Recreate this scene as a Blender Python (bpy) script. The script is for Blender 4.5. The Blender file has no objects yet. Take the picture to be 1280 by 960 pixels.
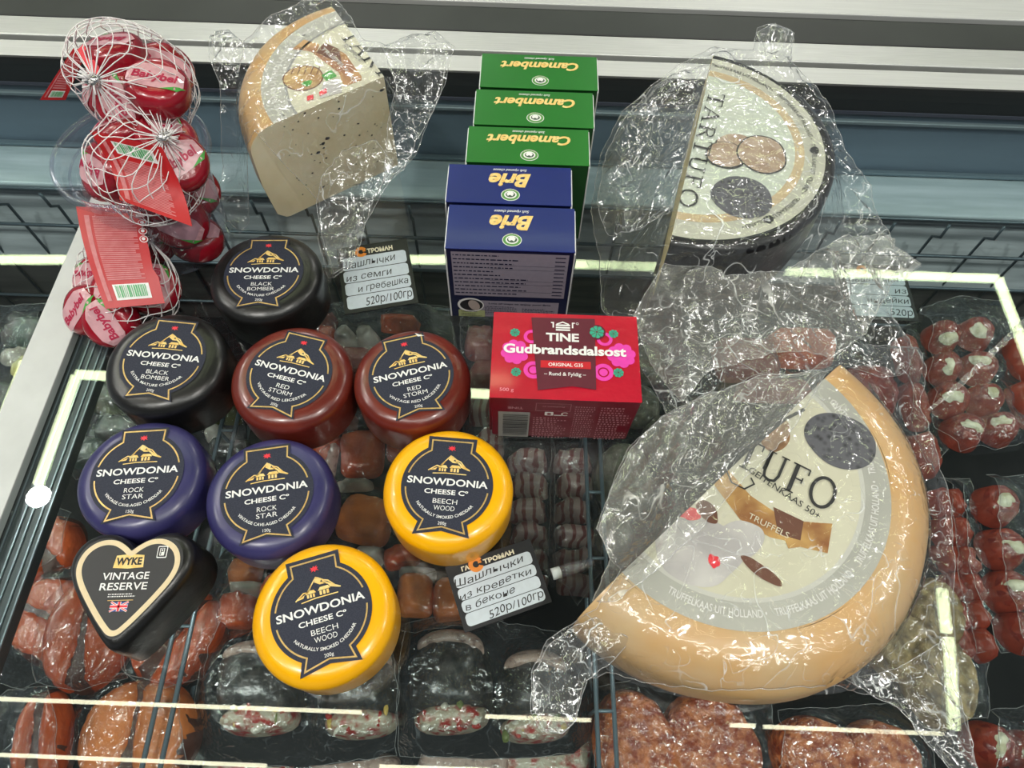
import bpy, math, random
import numpy as np
from mathutils import Vector, Matrix
from mathutils.geometry import delaunay_2d_cdt, tessellate_polygon

S = bpy.context.scene
COL = S.collection
random.seed(7)
rng = np.random.RandomState(7)
PI = math.pi

# ------------------------------------------------------------------ camera, world, lights, exposure
F, PITCH, ROLL, CAMH = 887.0, math.radians(61), math.radians(2), 0.45
_r = np.array([1, 0, 0.]); _u = np.array([0, math.sin(PITCH), math.cos(PITCH)]); _f = np.array([0, math.cos(PITCH), -math.sin(PITCH)])
CR = _r * math.cos(ROLL) + _u * math.sin(ROLL); CU = -_r * math.sin(ROLL) + _u * math.cos(ROLL)
cam = bpy.data.cameras.new('camera'); camo = bpy.data.objects.new('camera', cam); COL.objects.link(camo)
cam.sensor_fit = 'HORIZONTAL'; cam.sensor_width = 36; cam.lens = F / 1280 * 36; cam.clip_start = 0.01
camo.matrix_world = Matrix(((CR[0], CU[0], -_f[0], 0), (CR[1], CU[1], -_f[1], 0), (CR[2], CU[2], -_f[2], CAMH), (0, 0, 0, 1)))
S.camera = camo

w = bpy.data.worlds.new('world'); S.world = w; w.use_nodes = True
w.node_tree.nodes['Background'].inputs[0].default_value = (0.80, 0.90, 1.0, 1)
w.node_tree.nodes['Background'].inputs[1].default_value = 0.18

CEIL = 2.2
KR = 1 + CEIL / CAMH


def at(px, py, z=0.0):
    d = _f + CR * (px - 640) / F + CU * (480 - py) / F
    return np.array([0, 0, CAMH]) + d * (z - CAMH) / d[2]


def lamp_disk(x, y, z, size, power, col=(1, .96, .9)):
    l = bpy.data.lights.new('spot_or_sparkle_light', 'AREA'); l.shape = 'DISK'; l.size = size; l.energy = power; l.color = col
    o = bpy.data.objects.new('spot_or_sparkle_light', l); COL.objects.link(o); o.location = (x, y, z)
    return o


g0 = at(47, 620) * KR
lamp_disk(g0[0], g0[1], CEIL, .085, 9)
for x, y in ((-2.9, .4), (2.75, .2), (3.0, 2.2), (-1.1, 3.9), (1.3, 3.8), (-3.0, 2.4), (-.9, -.55), (.9, -.6)):
    lamp_disk(x, y, CEIL + .15, .13, 15)  # unseen lamps added for sparkle on the plastic, away from the mirrored view


def highlight_tube(x, y, z, lx, ly, rad, col=(.97, 1, .93)):
    l = bpy.data.lights.new('highlight_tube_light', 'AREA'); l.shape = 'RECTANGLE'; l.size = lx; l.size_y = ly; l.energy = rad * PI * lx * ly; l.color = col
    o = bpy.data.objects.new('highlight_tube_light', l); COL.objects.link(o); o.location = (x, y, z)


for x, y, lx, ly in ((-.9, -.75, 2.6, .12), (1.4, -1.15, 2.4, .10), (-2.75, 1.2, .12, 2.6), (3.0, 1.0, .10, 2.6), (-1.2, 3.75, 2.2, .10), (1.5, 3.9, 2.2, .10)):
    highlight_tube(x, y, CEIL + .1, lx, ly, 18)  # unseen tubes added for highlights on the film, outside the glass reflection
S.view_settings.view_transform = 'Standard'; S.view_settings.look = 'None'; S.view_settings.gamma = 1
S.view_settings.exposure = 0.2
try:
    S.view_settings.use_curve_mapping = False
except Exception:
    pass
S.cycles.transparent_max_bounces = 40; S.cycles.max_bounces = 8; S.cycles.glossy_bounces = 4; S.cycles.transmission_bounces = 4
S.cycles.caustics_reflective = False; S.cycles.caustics_refractive = False
S.cycles.sample_clamp_indirect = 6


# ------------------------------------------------------------------ noise
def _hash(ix, iy, s):
    h = (ix.astype(np.int64) * 374761393 + iy.astype(np.int64) * 668265263 + s * 982451653) & 0x7fffffff
    h = ((h ^ (h >> 13)) * 1274126177) & 0x7fffffff
    return ((h ^ (h >> 16)) & 0xffff) / 65535.0 * 2 * PI


def noise(x, y, s=0):
    x = np.asarray(x, float); y = np.asarray(y, float)
    ix = np.floor(x); iy = np.floor(y); fx = x - ix; fy = y - iy
    def g(a, b):
        t = _hash(ix + a, iy + b, s)
        return np.cos(t) * (fx - a) + np.sin(t) * (fy - b)
    u = fx * fx * fx * (fx * (fx * 6 - 15) + 10); v = fy * fy * fy * (fy * (fy * 6 - 15) + 10)
    return ((g(0, 0) * (1 - u) + g(1, 0) * u) * (1 - v) + (g(0, 1) * (1 - u) + g(1, 1) * u) * v) * 1.6


def ridged(x, y, s=0):
    wx = x + .35 * noise(x * .7, y * .7, s + 5); wy = y + .35 * noise(x * .7 + 9, y * .7, s + 6)
    return (1 - np.minimum(1, np.abs(noise(wx, wy, s)) * 2.6)) ** 1.6


# ------------------------------------------------------------------ materials
MATS = {}


def nodes_of(name):
    m = bpy.data.materials.new(name); m.use_nodes = True; m.node_tree.nodes.clear()
    return m, m.node_tree.nodes, m.node_tree.links


def mat(name, col, rough=.5, metal=0, var=0.0, vscale=60, bump=0.0, bscale=200, coat=0, col2=None, kind='noise', spec=.5, sss=0, ramp=(.35, .65), bdist=.001, stretch=(1, 1, 1), detail=4, croma=.08, wet=False):
    """procedural principled surface: two colours mixed by noise / voronoi / wave, fine bump"""
    if name in MATS: return MATS[name]
    m, N, L = nodes_of(name)
    out = N.new('ShaderNodeOutputMaterial'); b = N.new('ShaderNodeBsdfPrincipled'); L.new(b.outputs[0], out.inputs[0])
    b.inputs['Roughness'].default_value = rough; b.inputs['Metallic'].default_value = metal
    b.inputs['Coat Weight'].default_value = coat; b.inputs['Coat Roughness'].default_value = croma
    b.inputs['Specular IOR Level'].default_value = spec
    if sss:
        b.inputs['Subsurface Weight'].default_value = sss; b.inputs['Subsurface Radius'].default_value = (.01, .004, .002); b.inputs['Subsurface Scale'].default_value = .5
    tc = N.new('ShaderNodeTexCoord'); mp = N.new('ShaderNodeMapping'); L.new(tc.outputs['Object'], mp.inputs[0]); mp.inputs['Scale'].default_value = stretch
    if col2 is None and var:
        col2 = tuple(max(0, c * (1 - var)) for c in col)
    if col2 is not None:
        if kind == 'noise':
            t = N.new('ShaderNodeTexNoise'); t.inputs['Detail'].default_value = detail; fac = t.outputs[0]
        elif kind == 'voronoi':
            t = N.new('ShaderNodeTexVoronoi'); fac = t.outputs['Distance']
        else:
            t = N.new('ShaderNodeTexWave'); t.inputs['Distortion'].default_value = 6; t.inputs['Detail'].default_value = 2
            if kind == 'rings': t.wave_type = 'RINGS'
            fac = t.outputs[0]
        t.inputs['Scale'].default_value = vscale
        L.new(mp.outputs[0], t.inputs['Vector'])
        cr = N.new('ShaderNodeValToRGB'); cr.color_ramp.elements[0].position = ramp[0]; cr.color_ramp.elements[1].position = ramp[1]
        cr.color_ramp.elements[0].color = (*col, 1); cr.color_ramp.elements[1].color = (*col2, 1)
        L.new(fac, cr.inputs[0]); L.new(cr.outputs[0], b.inputs['Base Color'])
    else:
        b.inputs['Base Color'].default_value = (*col, 1)
    if bump:
        n = N.new('ShaderNodeTexNoise'); n.inputs['Scale'].default_value = bscale; n.inputs['Detail'].default_value = 3
        L.new(mp.outputs[0], n.inputs['Vector'])
        bp = N.new('ShaderNodeBump'); bp.inputs['Strength'].default_value = bump; bp.inputs['Distance'].default_value = bdist
        L.new(n.outputs[0], bp.inputs['Height']); L.new(bp.outputs[0], b.inputs['Normal'])
        if wet: L.new(bp.outputs[0], b.inputs['Coat Normal'])
    MATS[name] = m
    return m


def clear(name, tint=(.97, .98, .99), rough=.05, haze=.05, hazecol=(.75, .78, .8), bump=.4, bscale=90, ior=1.45, bdist=.001, gl=1.0, streak=0.0, sscale=38):
    """thin clear sheet: transparent + fresnel gloss + a little haze; lets light through"""
    if name in MATS: return MATS[name]
    m, N, L = nodes_of(name)
    out = N.new('ShaderNodeOutputMaterial')
    tr = N.new('ShaderNodeBsdfTransparent'); tr.inputs[0].default_value = (*tint, 1)
    gs = N.new('ShaderNodeBsdfGlossy'); gs.inputs['Roughness'].default_value = rough; gs.inputs[0].default_value = (gl, gl, gl, 1)
    df = N.new('ShaderNodeBsdfDiffuse'); df.inputs[0].default_value = (*hazecol, 1)
    fr = N.new('ShaderNodeFresnel'); ge = N.new('ShaderNodeNewGeometry'); mm = N.new('ShaderNodeMapRange')
    mm.inputs['To Min'].default_value = ior; mm.inputs['To Max'].default_value = 1 / ior; L.new(ge.outputs['Backfacing'], mm.inputs['Value']); L.new(mm.outputs[0], fr.inputs[0])
    m1 = N.new('ShaderNodeMixShader'); m1.inputs[0].default_value = haze; L.new(tr.outputs[0], m1.inputs[1]); L.new(df.outputs[0], m1.inputs[2])
    if streak:   # fold whitening painted into the haze, standing in for crease highlights
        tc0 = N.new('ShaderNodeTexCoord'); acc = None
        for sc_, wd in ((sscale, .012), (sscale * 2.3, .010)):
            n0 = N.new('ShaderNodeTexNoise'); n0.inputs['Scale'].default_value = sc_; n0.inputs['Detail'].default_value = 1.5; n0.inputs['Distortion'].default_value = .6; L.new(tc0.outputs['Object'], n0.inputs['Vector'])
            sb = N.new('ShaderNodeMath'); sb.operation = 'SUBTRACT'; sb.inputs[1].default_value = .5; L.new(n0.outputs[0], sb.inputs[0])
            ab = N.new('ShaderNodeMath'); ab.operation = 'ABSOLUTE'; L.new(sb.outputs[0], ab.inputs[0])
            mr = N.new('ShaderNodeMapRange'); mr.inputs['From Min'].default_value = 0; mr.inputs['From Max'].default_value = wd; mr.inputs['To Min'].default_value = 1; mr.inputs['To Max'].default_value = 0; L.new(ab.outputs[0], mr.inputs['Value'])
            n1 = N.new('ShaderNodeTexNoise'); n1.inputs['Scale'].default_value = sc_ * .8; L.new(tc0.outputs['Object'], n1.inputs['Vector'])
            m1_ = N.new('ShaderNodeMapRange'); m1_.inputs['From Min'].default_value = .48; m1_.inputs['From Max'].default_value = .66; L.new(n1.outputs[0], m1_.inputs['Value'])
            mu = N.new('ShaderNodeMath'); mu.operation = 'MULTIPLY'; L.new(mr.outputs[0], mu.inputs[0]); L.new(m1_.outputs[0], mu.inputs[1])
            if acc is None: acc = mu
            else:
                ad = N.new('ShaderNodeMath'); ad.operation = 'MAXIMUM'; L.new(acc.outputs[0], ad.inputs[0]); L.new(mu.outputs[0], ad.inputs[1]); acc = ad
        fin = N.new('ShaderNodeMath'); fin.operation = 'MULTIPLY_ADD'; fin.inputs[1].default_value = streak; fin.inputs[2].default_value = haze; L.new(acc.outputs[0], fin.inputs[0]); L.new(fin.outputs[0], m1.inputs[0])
    m2 = N.new('ShaderNodeMixShader'); L.new(fr.outputs[0], m2.inputs[0]); L.new(m1.outputs[0], m2.inputs[1]); L.new(gs.outputs[0], m2.inputs[2])
    L.new(m2.outputs[0], out.inputs[0])
    if bump:
        tc = N.new('ShaderNodeTexCoord')
        n = N.new('ShaderNodeTexNoise'); n.inputs['Scale'].default_value = bscale; n.inputs['Detail'].default_value = 1.2; n.inputs['Distortion'].default_value = 1.6
        L.new(tc.outputs['Object'], n.inputs['Vector'])
        bp = N.new('ShaderNodeBump'); bp.inputs['Strength'].default_value = bump; bp.inputs['Distance'].default_value = bdist
        L.new(n.outputs[0], bp.inputs['Height']); L.new(bp.outputs[0], gs.inputs['Normal']); L.new(bp.outputs[0], fr.inputs['Normal'])
    MATS[name] = m
    return m


def emit(name, col, s):
    m, N, L = nodes_of(name); out = N.new('ShaderNodeOutputMaterial'); e = N.new('ShaderNodeEmission')
    e.inputs[0].default_value = (*col, 1); e.inputs[1].default_value = s; L.new(e.outputs[0], out.inputs[0]); MATS[name] = m
    return m


def flat(name, col, rough=.45):
    return mat(name, col, rough, var=.06, vscale=300)


GLASS = clear('counter_glass', (.93, .965, .96), .012, .004, (.6, .7, .75), bump=.0, ior=1.5)
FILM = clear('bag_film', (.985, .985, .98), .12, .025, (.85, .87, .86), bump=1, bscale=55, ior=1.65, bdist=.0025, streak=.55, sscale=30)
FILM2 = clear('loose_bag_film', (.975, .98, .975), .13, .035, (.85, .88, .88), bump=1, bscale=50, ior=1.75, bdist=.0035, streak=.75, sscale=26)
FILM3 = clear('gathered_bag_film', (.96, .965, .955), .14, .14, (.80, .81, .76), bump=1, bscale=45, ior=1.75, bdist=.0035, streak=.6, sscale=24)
POUCH = clear('vacuum_pouch_film', (.98, .985, .985), .11, .008, (.75, .80, .86), bump=1, bscale=110, ior=1.7, bdist=.0022, streak=.22, sscale=45)
SEAM = clear('bag_seam', (.95, .95, .95), .1, .22, (.85, .87, .88), bump=0, ior=1.6)
TUBM = clear('clear_tub_plastic', (.90, .91, .95), .05, .04, (.7, .75, .85), bump=.1, ior=1.6)
CELLO = clear('cellophane', (.98, .9, .92), .08, .06, (.9, .6, .65), bump=1, bscale=160, ior=1.5)
STEEL = mat('brushed_steel', (.62, .63, .62), .42, .55, var=.12, vscale=30, stretch=(1, 40, 1), bump=.1, bscale=400)
STEELW = mat('pale_aluminium', (.60, .61, .60), .45, .25, var=.08, vscale=14, stretch=(1, 30, 30))
DARKM = mat('dark_grey_recess', (.035, .04, .037), .5, .1, var=.3, vscale=8)
BLACKM = mat('black_rubber', (.012, .013, .014), .5)
SLATE = mat('slate_panel', (.20, .27, .35), .35, .1, var=.15, vscale=5, stretch=(1, 1, 6))
SLATE2 = mat('slate_lip', (.10, .17, .22), .3, .2)
LEDGE = mat('frosted_ledge', (.42, .52, .57), .4, .1, col2=(.62, .72, .78), vscale=10, stretch=(.6, 6, 6), ramp=(.4, .7))
BACKW = mat('case_back_wall', (.46, .50, .53), .5, .1, col2=(.66, .71, .75), vscale=16, stretch=(.8, 1, 6), ramp=(.35, .65), bump=.3, bscale=60)
BACKD = mat('case_back_dark', (.14, .13, .125), .5, .2, var=.5, vscale=12, stretch=(.6, 1, 5))
FLOORM = mat('case_floor', (.010, .010, .011), .6, 0, spec=.1, var=.4, vscale=20)
WIRE = mat('grey_wire', (.13, .17, .20), .38, .55)
CHROME = mat('wire_light', (.24, .31, .36), .3, .5)
WHITE = flat('print_white', (.82, .82, .80)); CREAM = flat('cream', (.74, .69, .52)); GOLD = mat('gold_ink', (.70, .47, .17), .35, .35, var=.25, vscale=400)
GOLDP = mat('gold_print', (.86, .66, .27), .5, col2=(.80, .50, .12), vscale=300)
NAVYL = mat('navy_label', (.018, .021, .038), .6, spec=.3, col2=(.028, .032, .052), vscale=1500, ramp=(.4, .6))
REDINK = flat('red_ink', (.80, .03, .05)); INK = flat('black_ink', (.012, .012, .014)); GREY = flat('grey_ink', (.3, .3, .3))
WAXK = mat('black_wax', (.010, .010, .010), .33, var=.3, vscale=30, bump=.25, bscale=90, coat=.25, croma=.25, bdist=.002)
WAXR = mat('red_wax', (.105, .012, .008), .3, col2=(.16, .022, .012), vscale=45, bump=.25, bscale=80, coat=.4, croma=.15, bdist=.002)
WAXB = mat('blue_wax', (.026, .024, .100), .36, col2=(.040, .036, .13), vscale=40, bump=.25, bscale=80, coat=.3, croma=.2, bdist=.002)
WAXY = mat('yellow_wax', (.93, .46, .002), .28, col2=(.90, .42, .002), vscale=30, bump=.15, bscale=60, coat=.3, croma=.12, bdist=.002)


# ------------------------------------------------------------------ mesh builder
class MB:
    def __init__(s): s.v = []; s.f = []; s.mi = []; s.m = []
    def slot(s, m):
        if m not in s.m: s.m.append(m)
        return s.m.index(m)
    def add(s, vs, fs, m):
        k = len(s.v); i = s.slot(m); s.v += [tuple(map(float, v)) for v in vs]
        s.f += [tuple(int(a) + k for a in f) for f in fs]; s.mi += [i] * len(fs)
        return s


def base_of(parent):
    p = Vector((0, 0, 0))
    while parent is not None:
        p += parent.location; parent = parent.parent
    return p


def part(name, mb, parent=None, smooth=False, loc=None, bevel=0, label=None):
    me = bpy.data.meshes.new(name)
    if parent is None and loc is None:
        vs = np.array(mb.v); loc = Vector(((vs[:, 0].min() + vs[:, 0].max()) / 2, (vs[:, 1].min() + vs[:, 1].max()) / 2, vs[:, 2].min()))
    off = base_of(parent) if parent is not None else Vector(loc)
    me.from_pydata([(v[0] - off.x, v[1] - off.y, v[2] - off.z) for v in mb.v], [], mb.f)
    for m in mb.m: me.materials.append(m)
    me.polygons.foreach_set('material_index', mb.mi)
    if smooth is True: me.polygons.foreach_set('use_smooth', [True] * len(me.polygons))
    me.update()
    if smooth not in (True, False): me.set_sharp_from_angle(angle=math.radians(smooth)); 
    o = bpy.data.objects.new(name, me); COL.objects.link(o)
    if parent is not None: o.parent = parent
    else: o.location = loc
    if bevel:
        bv = o.modifiers.new('bevel', 'BEVEL'); bv.width = bevel; bv.segments = 3; bv.limit_method = 'ANGLE'; bv.angle_limit = math.radians(40)
    if label: o['label'] = label
    return o


def thing(name, loc, label, cat, group=None):
    o = bpy.data.objects.new(name, None); COL.objects.link(o); o.location = loc; o.empty_display_size = .02
    o['label'] = label; o['category'] = cat
    if group: o['group'] = group
    return o


def tag(o, label, cat, group=None):
    o['label'] = label; o['category'] = cat
    if group: o['group'] = group
    return o


def structure(name, mb, **k):
    o = part(name, mb, **k); o['kind'] = 'structure'; return o


def box(mb, x0, x1, y0, y1, z0, z1, m):
    vs = [(x, y, z) for z in (z0, z1) for y in (y0, y1) for x in (x0, x1)]
    return mb.add(vs, [(0, 2, 3, 1), (4, 5, 7, 6), (0, 1, 5, 4), (2, 6, 7, 3), (0, 4, 6, 2), (1, 3, 7, 5)], m)


def tube(mb, pts, r, m, n=6, closed=False, cap=True):
    pts = [Vector(p) for p in pts]; N = len(pts); vs = []; up = None
    for i, p in enumerate(pts):
        t = (pts[min(i + 1, N - 1)] - pts[max(i - 1, 0)])
        if t.length < 1e-9: t = Vector((0, 0, 1))
        t.normalize()
        if up is None: up = t.orthogonal().normalized()
        up = (up - t * up.dot(t))
        up = up.normalized() if up.length > 1e-6 else t.orthogonal().normalized()
        b = t.cross(up); rr = r[i] if isinstance(r, (list, tuple)) else r
        for k in range(n):
            a_ = 2 * PI * k / n; vs.append(p + (up * math.cos(a_) + b * math.sin(a_)) * rr)
    fs = [(i * n + k, i * n + (k + 1) % n, (i + 1) * n + (k + 1) % n, (i + 1) * n + k) for i in range(N - 1) for k in range(n)]
    if cap: fs += [tuple(range(n))[::-1], tuple(range((N - 1) * n, N * n))]
    return mb.add(vs, fs, m)


def lathe(mb, cx, cy, prof, m, n=64, a0=0, a1=2 * PI, fn=None, z0=0):
    full = abs(a1 - a0 - 2 * PI) < 1e-6; cols = n if full else n + 1; vs = []; k = len(prof)
    for i in range(cols):
        a_ = a0 + (a1 - a0) * i / n
        for r, z in prof:
            q = fn(a_, r, z) if fn else 1.0
            vs.append((cx + math.cos(a_) * r * q, cy + math.sin(a_) * r * q, z0 + z))
    fs = [(i * k + j, ((i + 1) % cols) * k + j, ((i + 1) % cols) * k + j + 1, i * k + j + 1) for i in range(n) for j in range(k - 1)]
    return mb.add(vs, fs, m)


# ------------------------------------------------------------------ flat print on surfaces
_tx = {}


def text2d(s, bold=0.0, shear=0.0):
    k = (s, bold, shear)
    if k in _tx: return _tx[k]
    c = bpy.data.curves.new('t', 'FONT'); c.body = s; c.size = 1; c.resolution_u = 3; c.offset = bold; c.shear = shear; c.space_character = 1.0
    o = bpy.data.objects.new('t', c); COL.objects.link(o); dg = bpy.context.evaluated_depsgraph_get(); dg.update()
    me = bpy.data.meshes.new_from_object(o.evaluated_get(dg)); me.calc_loop_triangles()
    v = np.array([(p.co.x, p.co.y) for p in me.vertices]) if len(me.vertices) else np.zeros((0, 2))
    f = [tuple(t.vertices) for t in me.loop_triangles]
    bpy.data.objects.remove(o); bpy.data.curves.remove(c); bpy.data.meshes.remove(me)
    _tx[k] = (v, f)
    return _tx[k]


class Pad:
    """draws on a surface. M(x,y) -> (point, normal); clip: half planes (nx,ny,c) keep n.p<=c"""
    def __init__(s, M, clip=()): s.M = M; s.mb = MB(); s.clip = clip; s.l = .00012; s.maxlen = None
    def tri(s, pts, m, lift, dep=0):
        if s.maxlen and dep < 8:
            if len(pts) > 3:
                for i in range(1, len(pts) - 1): s.tri([pts[0], pts[i], pts[i + 1]], m, lift, dep)
                return
            L = [math.hypot(pts[i][0] - pts[i - 2][0], pts[i][1] - pts[i - 2][1]) for i in range(3)]   # edge i -> i+1
            k = max(range(3), key=lambda i: L[i])
            if L[k] > s.maxlen:
                a_, b_, c_ = pts[k], pts[(k + 1) % 3], pts[(k + 2) % 3]; q = ((a_[0] + b_[0]) / 2, (a_[1] + b_[1]) / 2)
                s.tri([a_, q, c_], m, lift, dep + 1); s.tri([q, b_, c_], m, lift, dep + 1); return
        P = [tuple(p) for p in pts]
        for nx, ny, c in s.clip:
            Q = []
            for i in range(len(P)):
                a_, b_ = P[i], P[(i + 1) % len(P)]; da = nx * a_[0] + ny * a_[1] - c; db = nx * b_[0] + ny * b_[1] - c
                if da <= 0: Q.append(a_)
                if (da < 0 < db) or (db < 0 < da):
                    t = da / (da - db); Q.append((a_[0] + (b_[0] - a_[0]) * t, a_[1] + (b_[1] - a_[1]) * t))
            P = Q
            if len(P) < 3: return
        vs = []
        for p in P:
            q, n = s.M(*p); vs.append(np.array(q) + np.array(n) * (s.l * lift))
        s.mb.add(vs, [tuple(range(len(P)))], m)
    def poly(s, pts, m, lift=1):
        if len(pts) <= 4 and s._convex(pts): s.tri(pts, m, lift); return
        for t in tessellate_polygon([[Vector((p[0], p[1], 0)) for p in pts]]): s.tri([pts[i] for i in t], m, lift)
    def _convex(s, p):
        sg = [((p[(i + 1) % len(p)][0] - p[i][0]) * (p[(i + 2) % len(p)][1] - p[(i + 1) % len(p)][1]) - (p[(i + 1) % len(p)][1] - p[i][1]) * (p[(i + 2) % len(p)][0] - p[(i + 1) % len(p)][0])) for i in range(len(p))]
        return all(a_ >= 0 for a_ in sg) or all(a_ <= 0 for a_ in sg)
    def rect(s, x0, y0, x1, y1, m, lift=1): s.poly([(x0, y0), (x1, y0), (x1, y1), (x0, y1)], m, lift)
    def rrect(s, x0, y0, x1, y1, r, m, lift=1):
        p = []
        for cx, cy, a_ in ((x1 - r, y0 + r, -90), (x1 - r, y1 - r, 0), (x0 + r, y1 - r, 90), (x0 + r, y0 + r, 180)):
            for i in range(5): t = math.radians(a_ + i * 22.5); p.append((cx + r * math.cos(t), cy + r * math.sin(t)))
        s.poly(p, m, lift)
    def disc(s, cx, cy, rx, m, lift=1, ry=None, n=32, a=0):
        ry = ry or rx; ca, sa = math.cos(a), math.sin(a)
        P = [(cx + rx * math.cos(2 * PI * i / n) * ca - ry * math.sin(2 * PI * i / n) * sa, cy + rx * math.cos(2 * PI * i / n) * sa + ry * math.sin(2 * PI * i / n) * ca) for i in range(n)]
        for i in range(n): s.tri([(cx, cy), P[i], P[(i + 1) % n]], m, lift)
    def ring(s, cx, cy, r0, r1, m, lift=1, a0=0, a1=2 * PI, n=48):
        for i in range(n):
            t = a0 + (a1 - a0) * i / n; u = a0 + (a1 - a0) * (i + 1) / n
            s.tri([(cx + r0 * math.cos(t), cy + r0 * math.sin(t)), (cx + r1 * math.cos(t), cy + r1 * math.sin(t)), (cx + r1 * math.cos(u), cy + r1 * math.sin(u)), (cx + r0 * math.cos(u), cy + r0 * math.sin(u))], m, lift)
    def stroke(s, pts, w_, m, lift=2, closed=False):
        P = [np.array(p, float) for p in pts]; n = len(P); off = []
        for i in range(n):
            if closed: d0 = P[i] - P[i - 1]; d1 = P[(i + 1) % n] - P[i]
            else:
                d1 = P[min(i + 1, n - 1)] - P[min(i, n - 2)]; d0 = P[max(i, 1)] - P[max(i - 1, 0)]
            d0 = d0 / (np.linalg.norm(d0) + 1e-12); d1 = d1 / (np.linalg.norm(d1) + 1e-12); t = d0 + d1; t = t / (np.linalg.norm(t) + 1e-12)
            nn = np.array([-t[1], t[0]]); k = min(2.0, 1 / max(.3, abs(float(nn @ np.array([-d1[1], d1[0]]))))); off.append(nn * w_ / 2 * k)
        for i in range(n if closed else n - 1):
            j = (i + 1) % n; s.tri([P[i] - off[i], P[j] - off[j], P[j] + off[j], P[i] + off[i]], m, lift)
    def text(s, t, cx, cy, width=None, h=None, m=None, bold=.012, shear=0, rot=0, lift=3, align='C', arc=None, up=False, jitter=0):
        """cap height h; width fits if given; arc=(R, down) bends round a circle centre (0,0)"""
        v, f = text2d(t, bold, shear)
        if not len(v): return
        v = v.copy(); x0, x1 = v[:, 0].min(), v[:, 0].max(); sx = (width / (x1 - x0)) if width else h / .73
        sy = (h / .73) if h else sx
        X = (v[:, 0] - (x0 + x1) / 2) * sx; Y = v[:, 1] * sy
        if align == 'L': X = X + (x1 - x0) / 2 * sx
        if align == 'R': X = X - (x1 - x0) / 2 * sx
        if jitter: Y = Y + jitter * np.sin(X / (sx * .9) * 2.1 + len(t))
        if arc:
            R_, = arc
            a_ = -PI / 2 + X / R_; rr = R_ - Y; X, Y = rr * np.cos(a_), rr * np.sin(a_)
        c_, s_ = math.cos(rot), math.sin(rot)
        x = cx + X * c_ - Y * s_; y = cy + X * s_ + Y * c_
        for q in f: s.tri([(x[i], y[i]) for i in q], m, lift)


def plane_map(o, ex, ey):
    o = np.array(o, float); ex = np.array(ex, float); ey = np.array(ey, float); n = np.cross(ex, ey); n /= np.linalg.norm(n)
    return lambda x, y: (o + ex * x + ey * y, n)


def rot_map(x0, y0, z0, ang):
    c, s = math.cos(ang), math.sin(ang)
    return plane_map((x0, y0, z0), (c, s, 0), (-s, c, 0))


def fine_print(pad, x0, y0, x1, y1, rows, m, seed=0, lift=2, fill=.55, rot=False):
    r = random.Random(seed); H_ = (y1 - y0) / rows
    for i in range(rows):
        y = y0 + H_ * (i + .25); x = x0; end = x1 - (x1 - x0) * r.choice((0, 0, 0, .1, .3))
        while x < end:
            l = r.uniform(.02, .08) * (x1 - x0); pad.rect(x, y, min(end, x + l), y + H_ * .45, m, lift); x += l + H_ * .35


def barcode(pad, x0, y0, x1, y1, ink, paper, seed=1, vertical=False, lift=2):
    pad.rect(x0, y0, x1, y1, paper, lift); r = random.Random(seed)
    if not vertical:
        x = x0 + (x1 - x0) * .08
        while x < x1 - (x1 - x0) * .08:
            w_ = (x1 - x0) * r.choice((.012, .02, .032)); pad.rect(x, y0 + (y1 - y0) * .2, x + w_, y1 - (y1 - y0) * .08, ink, lift + 1); x += w_ + (x1 - x0) * r.choice((.012, .02, .03))
    else:
        y = y0 + (y1 - y0) * .08
        while y < y1 - (y1 - y0) * .08:
            w_ = (y1 - y0) * r.choice((.012, .02, .032)); pad.rect(x0 + (x1 - x0) * .15, y, x1 - (x1 - x0) * .05, y + w_, ink, lift + 1); y += w_ + (y1 - y0) * r.choice((.012, .02, .03))


# ------------------------------------------------------------------ polygons, films, pillows
def inside(poly, x, y):
    c = np.zeros(len(x), bool); n = len(poly)
    for i in range(n):
        x0, y0 = poly[i]; x1, y1 = poly[(i + 1) % n]
        if y0 == y1: continue
        k = ((y0 > y) != (y1 > y)) & (x < (x1 - x0) * (y - y0) / (y1 - y0) + x0); c ^= k
    return c


def edge_dist(poly, x, y):
    d = np.full(len(x), 9.)
    for i in range(len(poly)):
        ax, ay = poly[i]; bx, by = poly[(i + 1) % len(poly)]; L2 = (bx - ax) ** 2 + (by - ay) ** 2 + 1e-15
        t = np.clip(((x - ax) * (bx - ax) + (y - ay) * (by - ay)) / L2, 0, 1); d = np.minimum(d, np.hypot(x - ax - t * (bx - ax), y - ay - t * (by - ay)))
    return d


def densify(poly, step, wob=0, seed=0):
    out = []; r = random.Random(seed)
    for i in range(len(poly)):
        a_ = np.array(poly[i], float); b_ = np.array(poly[(i + 1) % len(poly)], float); n = max(1, int(np.linalg.norm((b_ - a_)[:2]) / step))
        for k in range(n):
            p = a_ + (b_ - a_) * k / n
            if k and wob: p[:2] += np.array([r.uniform(-wob, wob), r.uniform(-wob, wob)])
            out.append(p)
    return out


def smooth_poly(poly, it=2):
    P = [np.array(p, float) for p in poly]
    for _ in range(it):
        Q = []
        for i in range(len(P)):
            a_, b_ = P[i], P[(i + 1) % len(P)]; Q += [a_ * .75 + b_ * .25, a_ * .25 + b_ * .75]
        P = Q
    return P


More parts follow.
